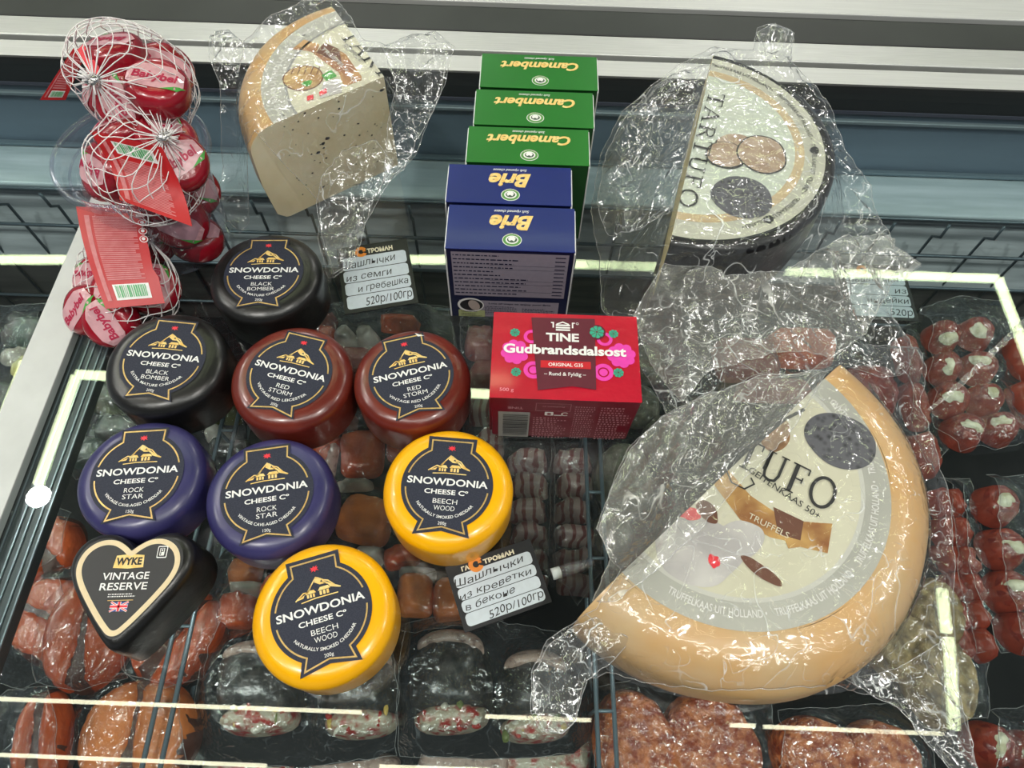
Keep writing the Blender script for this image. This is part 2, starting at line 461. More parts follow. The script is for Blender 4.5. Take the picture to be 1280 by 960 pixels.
def trimesh(poly2, res, seed=0):
    """triangulated inside of a 2D polygon: verts (n,2), faces, number of outline verts"""
    P = np.array(poly2)[:, :2]; lo = P.min(0); hi = P.max(0); r = np.random.RandomState(seed)
    gx, gy = np.meshgrid(np.arange(lo[0], hi[0], res), np.arange(lo[1], hi[1], res * .87)); gx = gx + (np.arange(gx.shape[0]) % 2)[:, None] * res * .5
    gx = gx.ravel() + r.uniform(-.2, .2, gx.size) * res; gy = gy.ravel() + r.uniform(-.2, .2, gy.size) * res
    k = inside(P, gx, gy); gx, gy = gx[k], gy[k]; k = edge_dist(P, gx, gy) > res * .45; gx, gy = gx[k], gy[k]
    V = [Vector(p) for p in P] + [Vector((a_, b_)) for a_, b_ in zip(gx, gy)]
    n = len(P); vo, eo, fo, ov, oe, of = delaunay_2d_cdt(V, [], [tuple(range(n))], 1, 1e-7)
    return np.array([(v.x, v.y) for v in vo]), [tuple(f) for f in fo], P


def film(name, parent, outline, m, env=None, res=.004, crump=.003, tight=.0004, freq=45, seed=0, zmin=None, wob=.0006, lift=.0012, dirs=None, seam=.0, aniso=None):
    """thin crumpled plastic sheet; outline = (px,py,z) points; drapes over env(x,y)"""
    O = []
    for q in outline:
        p = at(q[0], q[1], q[2] if len(q) > 2 else .004); O.append(p)
    O = densify(O, res * 1.3, wob, seed); OP = np.array(O)
    v, f, P = trimesh([(p[0], p[1]) for p in O], res, seed); x, y = v[:, 0], v[:, 1]
    W = np.zeros(len(x)); Z = np.zeros(len(x))
    for p in O[::2]:
        w_ = 1 / (((x - p[0]) ** 2 + (y - p[1]) ** 2) + 1e-6) ** 1.3; W += w_; Z += w_ * p[2]
    zb = Z / W
    d = edge_dist(P, x, y); ein = np.clip(d / .012, 0, 1)
    X, Y = x, y
    if aniso: ca, sa = math.cos(math.radians(aniso[0])), math.sin(math.radians(aniso[0])); X = (x * ca + y * sa) * aniso[1]; Y = (-x * sa + y * ca) * aniso[2]
    big = ridged(X * freq * .45 + 7, Y * freq * .45, seed + 4)
    c = big * .9 + ridged(X * freq, Y * freq, seed) * .6 + ridged(X * freq * 2.3 + 3, Y * freq * 2.3, seed + 1) * .28 + ridged(X * freq * 5, Y * freq * 5, seed + 2) * .10
    if dirs:   # pleats fanning out of gathered corners
        for (px_, py_, pz_, amp, nray, reach) in dirs:
            q = at(px_, py_, pz_); dx, dy = x - q[0], y - q[1]; rr = np.hypot(dx, dy); th = np.arctan2(dy, dx) + .12 * noise(x * 40, y * 40, seed + 9)
            c = c + amp * np.abs(np.sin(th * nray)) * np.exp(-(rr / reach) ** 2) * np.clip(rr / .01, 0, 1)
    if env is not None:
        e = env(x, y); on = np.clip((e - zb) / .01, 0, 1)
        z = np.maximum(zb, e + lift) + c * (crump * (1 - on) * (.35 + .65 * ein) + tight * on)
    else:
        z = zb + c * crump * (.35 + .65 * ein)
    if zmin is not None: z = np.maximum(z, zmin)
    mb = MB(); mb.add(np.column_stack([x, y, z]), f, m)
    o = part(name, mb, parent, smooth=True)
    if seam:
        n = len(P); mb = MB(); tube(mb, [(x[i % n], y[i % n], z[i % n]) for i in range(n + 1)], seam, SEAM, 4, cap=False); part('seam', mb, o, smooth=True)
    return o


def pillow(mb, poly, z0, h, e, m, res=.004, nz=.0, nf=60, seed=0, side=None):
    P = [np.array(p[:2], float) for p in poly]; P = densify([(p[0], p[1]) for p in P], res * 1.2)
    v, f, PP = trimesh(P, res, seed); x, y = v[:, 0], v[:, 1]; d = edge_dist(PP, x, y)
    z = z0 + h * np.sqrt(1 - (1 - np.clip(d / e, 0, 1)) ** 2) + nz * noise(x * nf, y * nf, seed) * np.clip(d / e, 0, 1)
    mb.add(np.column_stack([x, y, z]), f, m)
    return mb


def ell(cx, cy, rx, ry, ang=0, n=24, irr=0, seed=0):
    r = random.Random(seed); ph = [r.uniform(0, 6.28) for _ in range(3)]; c, s = math.cos(ang), math.sin(ang); o = []
    for i in range(n):
        t = 2 * PI * i / n; k = 1 + irr * (math.sin(2 * t + ph[0]) * .5 + math.sin(3 * t + ph[1]) * .35 + math.sin(5 * t + ph[2]) * .2)
        o.append((cx + rx * k * math.cos(t) * c - ry * k * math.sin(t) * s, cy + rx * k * math.cos(t) * s + ry * k * math.sin(t) * c))
    return o


exec_parts = []
# ------------------------------------------------------------------ ceiling lamps (seen as reflections in the glass)
LED = emit('led_tube', (.88, 1, .58), 13); LEDT = emit('led_tube_thin', (1, .93, .66), 11); LEDH = flat('lamp_housing', (.5, .5, .5))


def led_line(pa, pb, w_, m=None, z=CEIL):
    A = at(*pa)[:2] * KR; B = at(*pb)[:2] * KR; d = B - A; L_ = np.linalg.norm(d); d = d / L_; n = np.array([-d[1], d[0]]) * w_ / 2
    mb = MB(); c = [A - n, B - n, B + n, A + n]
    mb.add([(*p, z) for p in c] + [(*p, z + .02) for p in c], [(0, 3, 2, 1), (4, 5, 6, 7), (0, 1, 5, 4), (1, 2, 6, 5), (2, 3, 7, 6), (3, 0, 4, 7)], m or LED)
    structure('trim_1', mb)


led_line((45, 604), (93, 468), .032); led_line((93, 466), (640, 492), .034)
led_line((-60, 322), (560, 322), .036); led_line((560, 322), (1250, 346), .034)
led_line((1250, 346), (1300, 476), .034); led_line((-8, 545), (30, 450), .034)
led_line((1180, 735), (1186, 790), .03); led_line((1189, 796), (1196, 912), .03)
led_line((-60, 871), (451, 890), .012, LEDT); led_line((607, 895), (739, 900), .012, LEDT); led_line((915, 906), (945, 907), .012, LEDT); led_line((957, 908), (1180, 917), .012, LEDT)
led_line((-60, 941), (331, 957), .012, LEDT); led_line((474, 958), (900, 972), .012, LEDT)

# ------------------------------------------------------------------ the counter
mb = MB(); box(mb, -7, 7, -5, 6, CEIL + .35, CEIL + .45, mat('ceiling_dark', (.05, .055, .06), .8, var=.2, vscale=1)); structure('ceiling', mb)
GX0, GX1 = -.75, .85
mb = MB(); box(mb, GX0, GX1, -.12, .588, -.006, 0, GLASS); structure('counter_glass', mb)
RAILZ = .0


def rail(y0, y1, z0, z1, m, name='trim_1', bev=.0015):
    mb = MB(); box(mb, -1.1, 1.3, y0, y1, z0, z1, m); return structure(name, mb, bevel=bev)


rail(.5885, .6125, -.03, .001, STEELW); rail(.6125, .6205, -.03, -.008, DARKM); rail(.6205, .6495, -.03, .001, STEEL)
rail(.6495, .695, -.03, -.001, DARKM, bev=.004); rail(.695, .745, -.03, .003, STEELW); rail(.6485, .6505, -.03, .0015, BLACKM, bev=0)
rail(.586, .5888, -.03, .0012, BLACKM, bev=0)
mb = MB(); box(mb, -3, 3, .75, 3, -.92, -.9, mat('shop_floor', (.16, .13, .11), .4, col2=(.08, .07, .07), vscale=3)); structure('floor', mb)
# back of the case under the glass
rail(.589, .61, -.115, -.03, SLATE, 'wall_back', 0)
rail(.5865, .589, -.018, -.006, SLATE2, 'trim_1', 0)
rail(.585, .589, -.030, -.0265, mat('violet_lip', (.09, .09, .13), .4), 'trim_1', 0); rail(.584, .589, -.042, -.038, mat('lip_bright', (.30, .36, .40), .35, .3), 'trim_1', .001)
rail(.583, .589, -.1075, -.104, mat('lip_mid', (.2, .27, .32), .35, .4), 'trim_1', .0008)
mb = MB(); box(mb, -1, 1.2, .530, .592, -.118, -.109, LEDGE); structure('trim_1', mb, bevel=.003)
mb = MB(); mb.add([(-1, .548, -.117), (1.2, .548, -.117), (1.2, .515, -.215), (-1, .515, -.215), (-1, .56, -.117), (1.2, .56, -.117), (1.2, .56, -.215), (-1, .56, -.215)], [(0, 3, 2, 1), (4, 5, 6, 7), (3, 7, 6, 2), (0, 1, 5, 4)], BACKW); structure('wall_back', mb)  # panel face sloped forward so that it catches more light from above
mb = MB(); box(mb, -1, 1.2, .52, .57, -.34, -.216, BACKD); structure('wall_back', mb)
mb = MB(); box(mb, -1, 1.2, -.25, .58, -.345, -.335, FLOORM); structure('case_floor', mb)
mb = MB(); box(mb, -1, 1.2, -.27, -.25, -.34, -.01, FLOORM); structure('wall_front', mb)
# pale joint strip and its dark channel, left
mb = MB(); box(mb, -.357, -.3275, -.12, .418, -.006, .0012, mat('joint_strip', (.58, .60, .59), .55, var=.1, vscale=30)); structure('trim_1', mb, bevel=.0006)
mb = MB(); CH = mat('channel_dark', (.05, .06, .065), .35, .3); box(mb, -.3275, -.303, -.12, .30, -.016, -.0075, CH)
structure('trim_1', mb)
for k, xx in enumerate((-.326, -.3195, -.3145, -.3085, -.304)):
    mb = MB(); box(mb, xx, xx + .0011, -.12, .30, -.0078, -.0066, mat('channel_rib', (.22, .26, .29), .3, .6)); structure('trim_1', mb)

# ------------------------------------------------------------------ wire baskets under the glass
def wire_basket(name, label, runs, r=.0016, group='wire basket walls in the case', m=None):
    P = np.array([p for run in runs for p in run]); t = thing(name, tuple((P.min(0) + P.max(0)) / 2), label, 'basket', group if group else None)
    for run in runs:
        mb = MB(); tube(mb, run, r if len(run) > 2 or abs(run[0][2] - run[-1][2]) > .03 else r * 1.25, m or WIRE); part('wire', mb, t, smooth=True)
    return t


def zy(px, py, y):   # height of the pixel on the upright plane at y
    a_ = at(px, py, 0); b_ = at(px, py, -.3); t = (y - a_[1]) / (b_[1] - a_[1]); return -.3 * t


YB = .512
runs = []
zr = [zy(60, 239, YB), zy(60, 284, YB), zy(60, 324, YB), zy(60, 372, YB)]
for z in zr: runs.append([(-.80, YB + .003, z), (.02, YB + .003, z)])
for i in range(15):
    x = -.76 + i * .054; runs.append([(x, YB - .004, zr[0] + .001), (x + .001, YB - .004, zr[0] - .018), (x, YB + .006, zr[0] - .028), (x, YB + .006, zr[3] - .03)])
wire_basket('wire_basket', 'grey wire basket wall behind the blue and green cartons, left half of the case back', runs, group=None)
runs = []
for z in zr: runs.append([(.035, YB + .003, z), (1.0, YB + .003, z)])
for i in range(17):
    x = .05 + i * .056; runs.append([(x, YB - .004, zr[0] + .001), (x + .001, YB - .004, zr[0] - .018), (x, YB + .006, zr[0] - .028), (x, YB + .006, zr[3] - .03)])
wire_basket('wire_basket', 'grey wire basket wall behind the black-rinded truffle cheese, right half of the case back', runs, group=None)


def divider(a, b, z, label, dz=-.085):
    A = at(*a, z); B = at(*b, z); d = (B - A) / np.linalg.norm(B - A); n = np.array([-d[1], d[0], 0]) * .006; runs = [[tuple(A - n), tuple(B - n)], [tuple(A + n), tuple(B + n)], [tuple(A + [0, 0, dz]), tuple(B + [0, 0, dz])], [tuple(A + [0, 0, dz / 2]), tuple(B + [0, 0, dz / 2])]]
    k = int(np.linalg.norm(B - A) / .045)
    for i in range(k + 1):
        p = A + (B - A) * i / k; runs.append([tuple(p - n * 1.2), tuple(p + n * 1.1), tuple(p + n * 1.2 + [0, 0, -.006]), tuple(p + n * .9 + [0, 0, dz])])
    wire_basket('wire_divider', label, runs, r=.0014, group=None, m=CHROME)


divider((182, 990), (300, 470), -.085, 'double-railed wire divider running past the heart-shaped cheese and the salmon steaks')
divider((762, 1000), (740, 540), -.085, 'wire divider between the bacon-wrapped skewers and the bagged goat cheese half')

# ------------------------------------------------------------------ wax cheeses
def wax_profile(R_, H_, e=.011):
    p = [(0, 0.0003), (R_ * .8, 0)]
    for i in range(5): t = i / 4 * PI / 2; p.append((R_ - .006 + .006 * math.sin(t), .006 - .006 * math.cos(t)))
    for i in range(9): t = i / 8 * PI / 2; p.append((R_ - e * (1 - math.cos(t)), H_ - e * .8 * (1 - math.sin(t))))
    p += [(R_ * .62, H_ + .0002), (0, H_ + .0003)]
    return p


def snow_label(t, cx, cy, z, ang, name2, arc, grams, dark_edge, torn=False, Lb='round navy label with gold outline', sc=1.0):
    c, s = math.cos(ang) * sc, math.sin(ang) * sc
    M0 = plane_map((cx, cy, z), (c, s, 0), (-s, c, 0)); M = M0
    u = .001
    def outline(k, r):   # half the outline, right side from top centre to bottom centre
        fw, ft, bw, bb = 12.8 + k, 29.6 + k, 14 + k * 1.2, -29.6 - k
        pts = [(0, ft), (fw, ft)]
        a_ = math.acos(min(1, (fw - .3) / r)); b_ = -math.acos((bw - 2.2) / r)
        arc_ = [(r * math.cos(a_ + (b_ - a_) * i / 22), r * math.sin(a_ + (b_ - a_) * i / 22)) for i in range(23)]
        return pts, arc_, [(bw, bb), (0, -26.4 - k)]
    top, ar, bot = outline(2.6 if dark_edge else 1.9, 28.4)
    R_ = top + ar + bot; full = [(x * u, y * u) for x, y in R_] + [(-x * u, y * u) for x, y in reversed(R_[1:-1])]
    pad = Pad(M); pad.poly(full, NAVYL, 1); lab = part('label', pad.mb, t, label=Lb)
    pad = Pad(M)
    top, ar, bot = outline(0, 25.6)
    GA = math.radians(14)
    for sg in (1, -1):
        up = [(0, 29.6)] + top[1:] + [p for p in ar if math.atan2(p[1], p[0]) > GA + .03] + [(25.6 * math.cos(GA), 25.6 * math.sin(GA))]
        dn = [(25.6 * math.cos(-.12), 25.6 * math.sin(-.12))] + [p for p in ar if math.atan2(p[1], p[0]) < -.14] + bot
        pad.stroke([(sg * x * u, y * u) for x, y in up], .0009, GOLD, 3); pad.stroke([(sg * x * u, y * u) for x, y in dn], .0009, GOLD, 3)
    part('gold_outline', pad.mb, lab)
    pad = Pad(M)
    # mountain and cottages
    mt = [(-13, 9), (-8, 12.5), (-6, 12.2), (-1, 18.4), (0, 19.6), (1.2, 19), (4, 17), (6.5, 16), (10, 12.2), (13, 10.5)]
    pad.stroke([(x * u, y * u) for x, y in mt], .0007, GOLDP, 3)
    for q in ([(0, 19.6), (3, 17.6), (2, 16.4), (4.4, 15.6), (6, 14), (4.5, 14.8), (1.6, 15), (-1.2, 17)], [(3, 17.4), (9, 13), (12.6, 10.2), (7, 12.2), (6.2, 14), (4, 15)], [(-6, 12.5), (-2.4, 16.4), (-4.6, 12.6)], [(-12.5, 9.2), (-7.5, 11.4), (-8.5, 9.6)]):
        pad.poly([(x * u, y * u) for x, y in q], GOLDP, 3)
    for x0, y0, ww, hh in ((-6.6, 8.6, 5, 2.6), (.6, 8.6, 6, 3)):
        pad.poly([((x0 - .6) * u, (y0 + hh) * u), ((x0 + ww + .6) * u, (y0 + hh) * u), ((x0 + ww - .6) * u, (y0 + hh + 1.8) * u), ((x0 + .8) * u, (y0 + hh + 1.8) * u)], GOLDP, 3)
        for k in range(3): pad.rect((x0 + ww * k / 3 + .2) * u, (y0 + .3) * u, (x0 + ww * k / 3 + .2 + ww * .22) * u, (y0 + hh - .3) * u, GOLDP, 3)
    pad.stroke([(-10 * u, 7.2 * u), (-2 * u, 7.9 * u), (11 * u, 7.7 * u)], .0006, GOLDP, 3)
    part('mountain_emblem', pad.mb, lab)
    pad = Pad(M); dr = [(-3, 0), (-1.6, .3), (-2.6, 1.6), (-1, 1), (-.2, 2.2), (.5, 1), (2, 2.3), (1.6, .8), (3, 1), (1.8, 0), (3, -1.6), (1.1, -.8), (.3, -2.2), (-.5, -.9), (-2.2, -1.8), (-1.4, -.5)]
    pad.poly([(x * u * .85, (24.6 + y * .85) * u) for x, y in dr], REDINK, 3); part('red_emblem', pad.mb, lab)
    pad = Pad(M)
    pad.text('SNOWDONIA', 0, -.1 * u, width=50 * u, h=4.6 * u, m=WHITE, bold=.022); pad.text('CHEESE C\u00ba', 0, -6 * u, width=27 * u, h=3.1 * u, m=WHITE, bold=.02)
    a_, b_ = name2; pad.text(a_, 0, -12 * u, h=3.2 * u, m=WHITE, bold=-.002, width=min(17, 3.0 * len(a_)) * u); pad.text(b_, 0, -16.3 * u, h=3.2 * u, m=WHITE, bold=-.002, width=min(19, 3.2 * len(b_)) * u)
    pad.text(arc, 0, 0, width=41 * u, h=1.9 * u, m=WHITE, bold=.01, arc=(21.4 * u,)); pad.text(grams, 0, -25.2 * u, h=2.0 * u, m=WHITE, bold=0)
    if torn: pad.poly([(9 * u, 32 * u), (10.5 * u, 28.5 * u), (15 * u, 28.2 * u), (12 * u, 29.6 * u)], WHITE, 4)
    part('lettering', pad.mb, lab)


def truckle(px, py, deg, wax, wname, n2, arc, grams, label, H_=.042, R_=.0402, irr=.0, sq=0, seed=0, dark=True, torn=False, group=None):
    p = at(px, py, H_); t = thing('waxed_cheese', (p[0], p[1], 0), label, 'cheese', group)
    fn = lambda a_, r, z: 1 + (r / R_) ** 3 * (irr * math.sin(3 * a_ + seed) + irr * .6 * math.sin(5 * a_ + seed * 2) + sq * math.cos(4 * a_ + seed) * (1 if z < .03 else .6)) - .02 * (1 - z / H_)
    mb = MB(); lathe(mb, p[0], p[1], wax_profile(R_, H_), wax, n=72, fn=fn); part('wax_rind', mb, t, smooth=True)
    snow_label(t, p[0], p[1], H_ + .0004, math.radians(deg), n2, arc, grams, dark, torn, sc=.985)
    return t


truckle(330, 341, 3, WAXK, 'black', ('BLACK', 'BOMBER'), 'EXTRA MATURE CHEDDAR', '200g', 'round black waxed cheese at the back, nearest the black handwritten price tag', irr=.006, seed=1, dark=False)
truckle(204, 449, -4, WAXK, 'black', ('BLACK', 'BOMBER'), 'EXTRA MATURE CHEDDAR', '200g', 'round black waxed cheese with a squarish side, beneath the lowest red net bag', irr=.006, sq=.012, seed=2.2, dark=False)
truckle(362, 467, -13, WAXR, 'red', ('RED', 'STORM'), 'VINTAGE RED LEICESTER', '200g', 'dark red waxed cheese in front of the rear black one, its label tilted clockwise', irr=.005, seed=3, dark=False)
truckle(514, 469, 17, WAXR, 'red', ('RED', 'STORM'), 'VINTAGE RED LEICESTER', '200g', 'dark red waxed cheese with a torn white label corner, beside the pink-red block', irr=.004, seed=4, R_=.039, dark=False, torn=True)
truckle(172, 593, 6, WAXB, 'blue', ('ROCK', 'STAR'), 'VINTAGE CAVE-AGED CHEDDAR', '150g', 'blue waxed cheese directly above the heart-shaped one', irr=.004, seed=5, R_=.039, H_=.036, dark=False)
truckle(334, 616, 11, WAXB, 'blue', ('ROCK', 'STAR'), 'VINTAGE CAVE-AGED CHEDDAR', '150g', 'blue waxed cheese with label tilted anticlockwise, just behind the nearer yellow one', irr=.006, seed=6, R_=.0392, H_=.037, dark=False)
truckle(559, 607, -3, WAXY, 'yellow', ('BEECH', 'WOOD'), 'NATURALLY SMOKED CHEDDAR', '200g', 'bright yellow waxed cheese with an upright label, behind the lower price tag', irr=.005, seed=7.4, R_=.0402)
truckle(402, 764, 19, WAXY, 'yellow', ('BEECH', 'WOOD'), 'NATURALLY SMOKED CHEDDAR', '200g', 'bright yellow waxed cheese nearest the camera, label tilted anticlockwise', irr=.004, seed=8, R_=.0402)


# heart-shaped cheese
def heart_pts(n=72, k=1.0):
    o = []
    base = [(0, -34), (10, -24), (22, -9), (31, 4), (34, 14), (31, 24), (23, 30), (13, 30.5), (5, 26), (0, 21)]
    base = base + [(-x, y) for x, y in reversed(base[1:-1])]
    return [np.array(p) * .00106 for p in smooth_poly(base, 3)]


hp = at(155, 733, .042); HA = math.radians(3.5)
t = thing('heart_shaped_cheese', (hp[0], hp[1], 0), 'black waxed heart-shaped cheese below the left blue one', 'cheese')
HP = heart_pts(); cen = np.array([0, 0.0])


def heart_sc(k):
    return [np.array((p[0] * k, (p[1] - .002) * k + .002)) for p in HP]


def heart_off(k):   # inset
    P = np.array(HP); n = len(P); o = []
    for i in range(n):
        d = P[(i + 1) % n] - P[i - 1]; d = d / np.linalg.norm(d); o.append(P[i] - np.array([d[1], -d[0]]) * k)
    return o


mb = MB(); rings = [(0.001, 0), (-.001, .004), (-.0005, .03)] + [(.007 * (1 - math.cos(i / 6 * PI / 2)), .035 + .007 * math.sin(i / 6 * PI / 2)) for i in range(7)]
vs = []; n = len(HP); c_, s_ = math.cos(HA), math.sin(HA)
for k, z in rings:
    for p in heart_off(k): vs.append((hp[0] + p[0] * c_ - p[1] * s_, hp[1] + p[0] * s_ + p[1] * c_, z))
fs = [(j * n + i, j * n + (i + 1) % n, (j + 1) * n + (i + 1) % n, (j + 1) * n + i) for j in range(len(rings) - 1) for i in range(n)]
top = vs[-n:]; k0 = len(vs)
for tr in tessellate_polygon([[Vector(p) for p in top]]): fs.append(tuple((len(rings) - 1) * n + i for i in tr))
mb.add(vs, fs, WAXK); part('wax_rind', mb, t, smooth=40)
M = rot_map(hp[0], hp[1], .0422, HA)
pad = Pad(M); pad.poly([tuple(p) for p in heart_sc(.86)], flat('matt_black_label', (.02, .02, .022)), 1); lab = part('label', pad.mb, t, label='heart-shaped black label with cream outline')
pad = Pad(M); ho = heart_sc(.775); pad.stroke([tuple(p) for p in ho], .0030, flat('heart_cream', (.72, .58, .36)), 3, closed=True); part('cream_outline', pad.mb, lab)
pad = Pad(M); pad.poly([(-.0085, .0105), (-.0078, .0175), (0, .0183), (.0078, .0175), (.0085, .0105), (0, .0099)], GOLDP, 2); pad.text('WYKE', 0, .0121, width=.0145, h=.0042, m=INK, bold=.04, lift=4)
pad.rrect(.0148, .0155, .0205, .0225, .0006, WHITE, 3); pad.rrect(.0153, .0161, .02, .0219, .0004, INK, 4); pad.rrect(.0163, .0168, .019, .0212, .0003, WHITE, 5); pad.stroke([(.017, .0172), (.017, .0207), (.0183, .0207), (.0183, .0192), (.017, .0192)], .0005, INK, 6); part('badge', pad.mb, lab)
pad = Pad(M); pad.text('VINTAGE', 0, .0038, width=.026, h=.0042, m=WHITE, bold=.012); pad.text('RESERVE', 0, -.0020, width=.0262, h=.0042, m=WHITE, bold=.012)
fine_print(pad, -.0075, -.0062, .0075, -.0037, 2, WHITE, 3); pad.rect(-.007, -.0079, .007, -.0076, GOLDP, 3); part('lettering', pad.mb, lab)
M_ = rot_map(hp[0] - math.sin(HA) * .006, hp[1] + .0062, .0422, HA); pad = Pad(M_); UB = flat('flag_blue', (.03, .06, .3)); pad.rect(-.0048, -.0200, .0048, -.0148, UB, 2)
for q in (((-.0048, -.02), (.0048, -.0148)), ((-.0048, -.0148), (.0048, -.02))): pad.stroke(q, .0011, WHITE, 3); pad.stroke(q, .0005, REDINK, 4)
pad.rect(-.0048, -.0184, .0048, -.0164, WHITE, 5); pad.rect(-.001, -.02, .001, -.0148, WHITE, 5); pad.rect(-.0048, -.0180, .0048, -.0168, REDINK, 6); pad.rect(-.0006, -.02, .0006, -.0148, REDINK, 6); part('flag', pad.mb, lab)

# ------------------------------------------------------------------ cartons
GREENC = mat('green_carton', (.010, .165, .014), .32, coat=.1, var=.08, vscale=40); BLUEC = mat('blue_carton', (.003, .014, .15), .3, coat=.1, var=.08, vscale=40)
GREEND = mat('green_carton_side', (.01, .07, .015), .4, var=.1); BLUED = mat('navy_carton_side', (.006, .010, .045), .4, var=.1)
CARD = flat('white_card_edge', (.75, .76, .76)); LILAC = flat('lilac_panel', (.30, .27, .33)); OLIVE = flat('olive_panel', (.42, .47, .22))


def carton(corner_px, H_, main, side, word, label, group, front=False, cont=.0):
    Q = [at(*p, H_) for p in corner_px]     # back left, back right, front right, front left
    x0 = (Q[0][0] + Q[3][0]) / 2; x1 = (Q[1][0] + Q[2][0]) / 2; yb = (Q[0][1] + Q[1][1]) / 2; yf = (Q[2][1] + Q[3][1]) / 2 + .0006
    W_ = x1 - x0; D = yb - yf; xc = (x0 + x1) / 2
    t = thing('cheese_carton', (xc, (yb + yf) / 2, 0), label, 'box', group)
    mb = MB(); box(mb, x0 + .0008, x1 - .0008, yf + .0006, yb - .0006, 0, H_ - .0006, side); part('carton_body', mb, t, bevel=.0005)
    mb = MB(); box(mb, x0 + .0005, x1 - .0005, yf, yb, H_ - .0007, H_, main); part('top_flap', mb, t, bevel=.0002)
    for xx in (x0 - .0001, x1 - .0009):
        mb = MB(); tube(mb, [(xx + .0005, yb - .002, H_ - .0006), (xx + .0005, yf + .0015, H_ - .0004), (xx + .0005, yf - .0001, H_ - .002), (xx + .0005, yf + .0003, .001)], .00055, CARD, 5); part('card_edge', mb, t)
    M = plane_map((xc, (yb + yf) / 2, H_), (-1, 0, 0), (0, -1, 0)); pad = Pad(M); s = D / .039
    if word == 'Camembert': pad.text(word, 0, -.0105 * s, width=.062, h=.0092, m=GOLDP, bold=.035, shear=.28)
    else: pad.text(word, 0, -.0105 * s, width=.030, h=.0125, m=GOLDP, bold=.04, shear=.3)
    pad.text('Soft ripened cheese', 0, -.0158 * s, width=.024, h=.0024, m=WHITE, bold=.01, shear=.3)
    pad.disc(-.001, (.0105) * s, .0066, WHITE, 1, ry=.0055); pad.disc(-.001, (.0105) * s, .0061, flat('logo_green', (.1, .3, .06)), 2, ry=.0051)
    pad.disc(-.001, (.0105) * s, .0044, WHITE, 3, ry=.0036); pad.disc(-.001, (.0105) * s, .0034, flat('logo_dark', (.05, .09, .05)), 4, ry=.0026); pad.poly([(-.0035, .0103 * s - .0006), (-.0022, .0103 * s - .0022), (.0004, .0103 * s - .0022), (.0018, .0103 * s - .0004), (.0008, .0103 * s + .0016), (-.0008, .0103 * s + .0006), (-.0024, .0103 * s + .0018)], WHITE, 5)
    pad.text('SOFT CHEESE', -.001, (.0105) * s, width=.011, h=.0011, m=CREAM, arc=(.0056,), lift=5, bold=0)
    part('lettering', pad.mb, t)
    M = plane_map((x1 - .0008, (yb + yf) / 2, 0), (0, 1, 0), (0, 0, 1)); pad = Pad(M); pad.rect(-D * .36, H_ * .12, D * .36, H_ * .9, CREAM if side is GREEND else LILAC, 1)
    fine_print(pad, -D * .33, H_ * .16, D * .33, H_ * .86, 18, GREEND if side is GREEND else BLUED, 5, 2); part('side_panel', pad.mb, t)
    if front:
        M = plane_map((xc, yf + .0006, 0), (1, 0, 0), (0, 0, 1)); pad = Pad(M); w2 = W_ / 2
        pad.rect(-w2 + .004, H_ * .34, w2 - .004, H_ * .955, LILAC, 1); r = random.Random(4)
        for i in range(11):
            y = H_ * (.37 + i * .053); fine_print(pad, -w2 + .005, y, w2 - .03 - r.uniform(0, .015), y + .0026, 1, BLUED, i, 2)
            pad.rect(w2 - .013, y + .0006, w2 - .006, y + .0016, BLUED, 2)
            if i in (1, 3, 4, 7, 8): pad.rect(-w2 + .03, y - .0004, w2 - .005, y - .0002, BLUED, 2)
        pad.rect(-w2 + .007, .001, w2 - .007, H_ * .27, LILAC, 1)
        pad.text('Lots of ways to enjoy your Brie', .008, H_ * .22, width=.046, h=.002, m=BLUED, lift=3)
        fine_print(pad, -.018, H_ * .05, .006, H_ * .19, 6, BLUED, 8, 2); fine_print(pad, .010, H_ * .05, .034, H_ * .17, 5, BLUED, 9, 2)
        pad.rect(-w2 + .006, 0.0008, -.018, H_ * .115, OLIVE, 3); pad.text('Cheddar Inc', -w2 + .008, H_ * .085, h=.0018, m=INK, align='L', lift=4); fine_print(pad, -w2 + .008, .0015, -.02, H_ * .07, 3, INK, 3, 4)
        part('front_panel', pad.mb, t)
        pad = Pad(M); pad.disc(-w2 + .0155, H_ * .20, .0098, WHITE, 4, ry=.0088); pad.disc(-w2 + .0160, H_ * .20, .0085, INK, 5, ry=.0070); pad.disc(-w2 + .018, H_ * .20, .0040, flat('photo_cream', (.45, .38, .34)), 6, ry=.0066, a=.3); part('round_photo', pad.mb, t)
    return t


GG = 'green cartons in the row'
carton([(601, 66), (748, 72), (747, 115), (600, 108)], .08, GREENC, GREEND, 'Camembert', 'green cheese carton furthest back, against the metal rails', GG)
carton([(594, 111), (743, 117), (742, 161), (592, 156)], .08, GREENC, GREEND, 'Camembert', 'middle one of the three green cheese cartons', GG)
carton([(586, 157), (738, 163), (736, 208), (581, 203)], .08, GREENC, GREEND, 'Camembert', 'green cheese carton touching the blue cartons, front of the green three', GG)
carton([(560, 204.5), (716, 210.5), (714, 258), (557, 253.5)], .08, BLUEC, BLUED, 'Brie', 'blue cheese carton squeezed between green carton and front blue carton', 'blue cartons in the row')
carton([(559, 255.5), (721, 261), (718, 318), (557, 310)], .08, BLUEC, BLUED, 'Brie', 'front blue cheese carton, its printed nutrition panel facing the camera', 'blue cartons in the row', True)

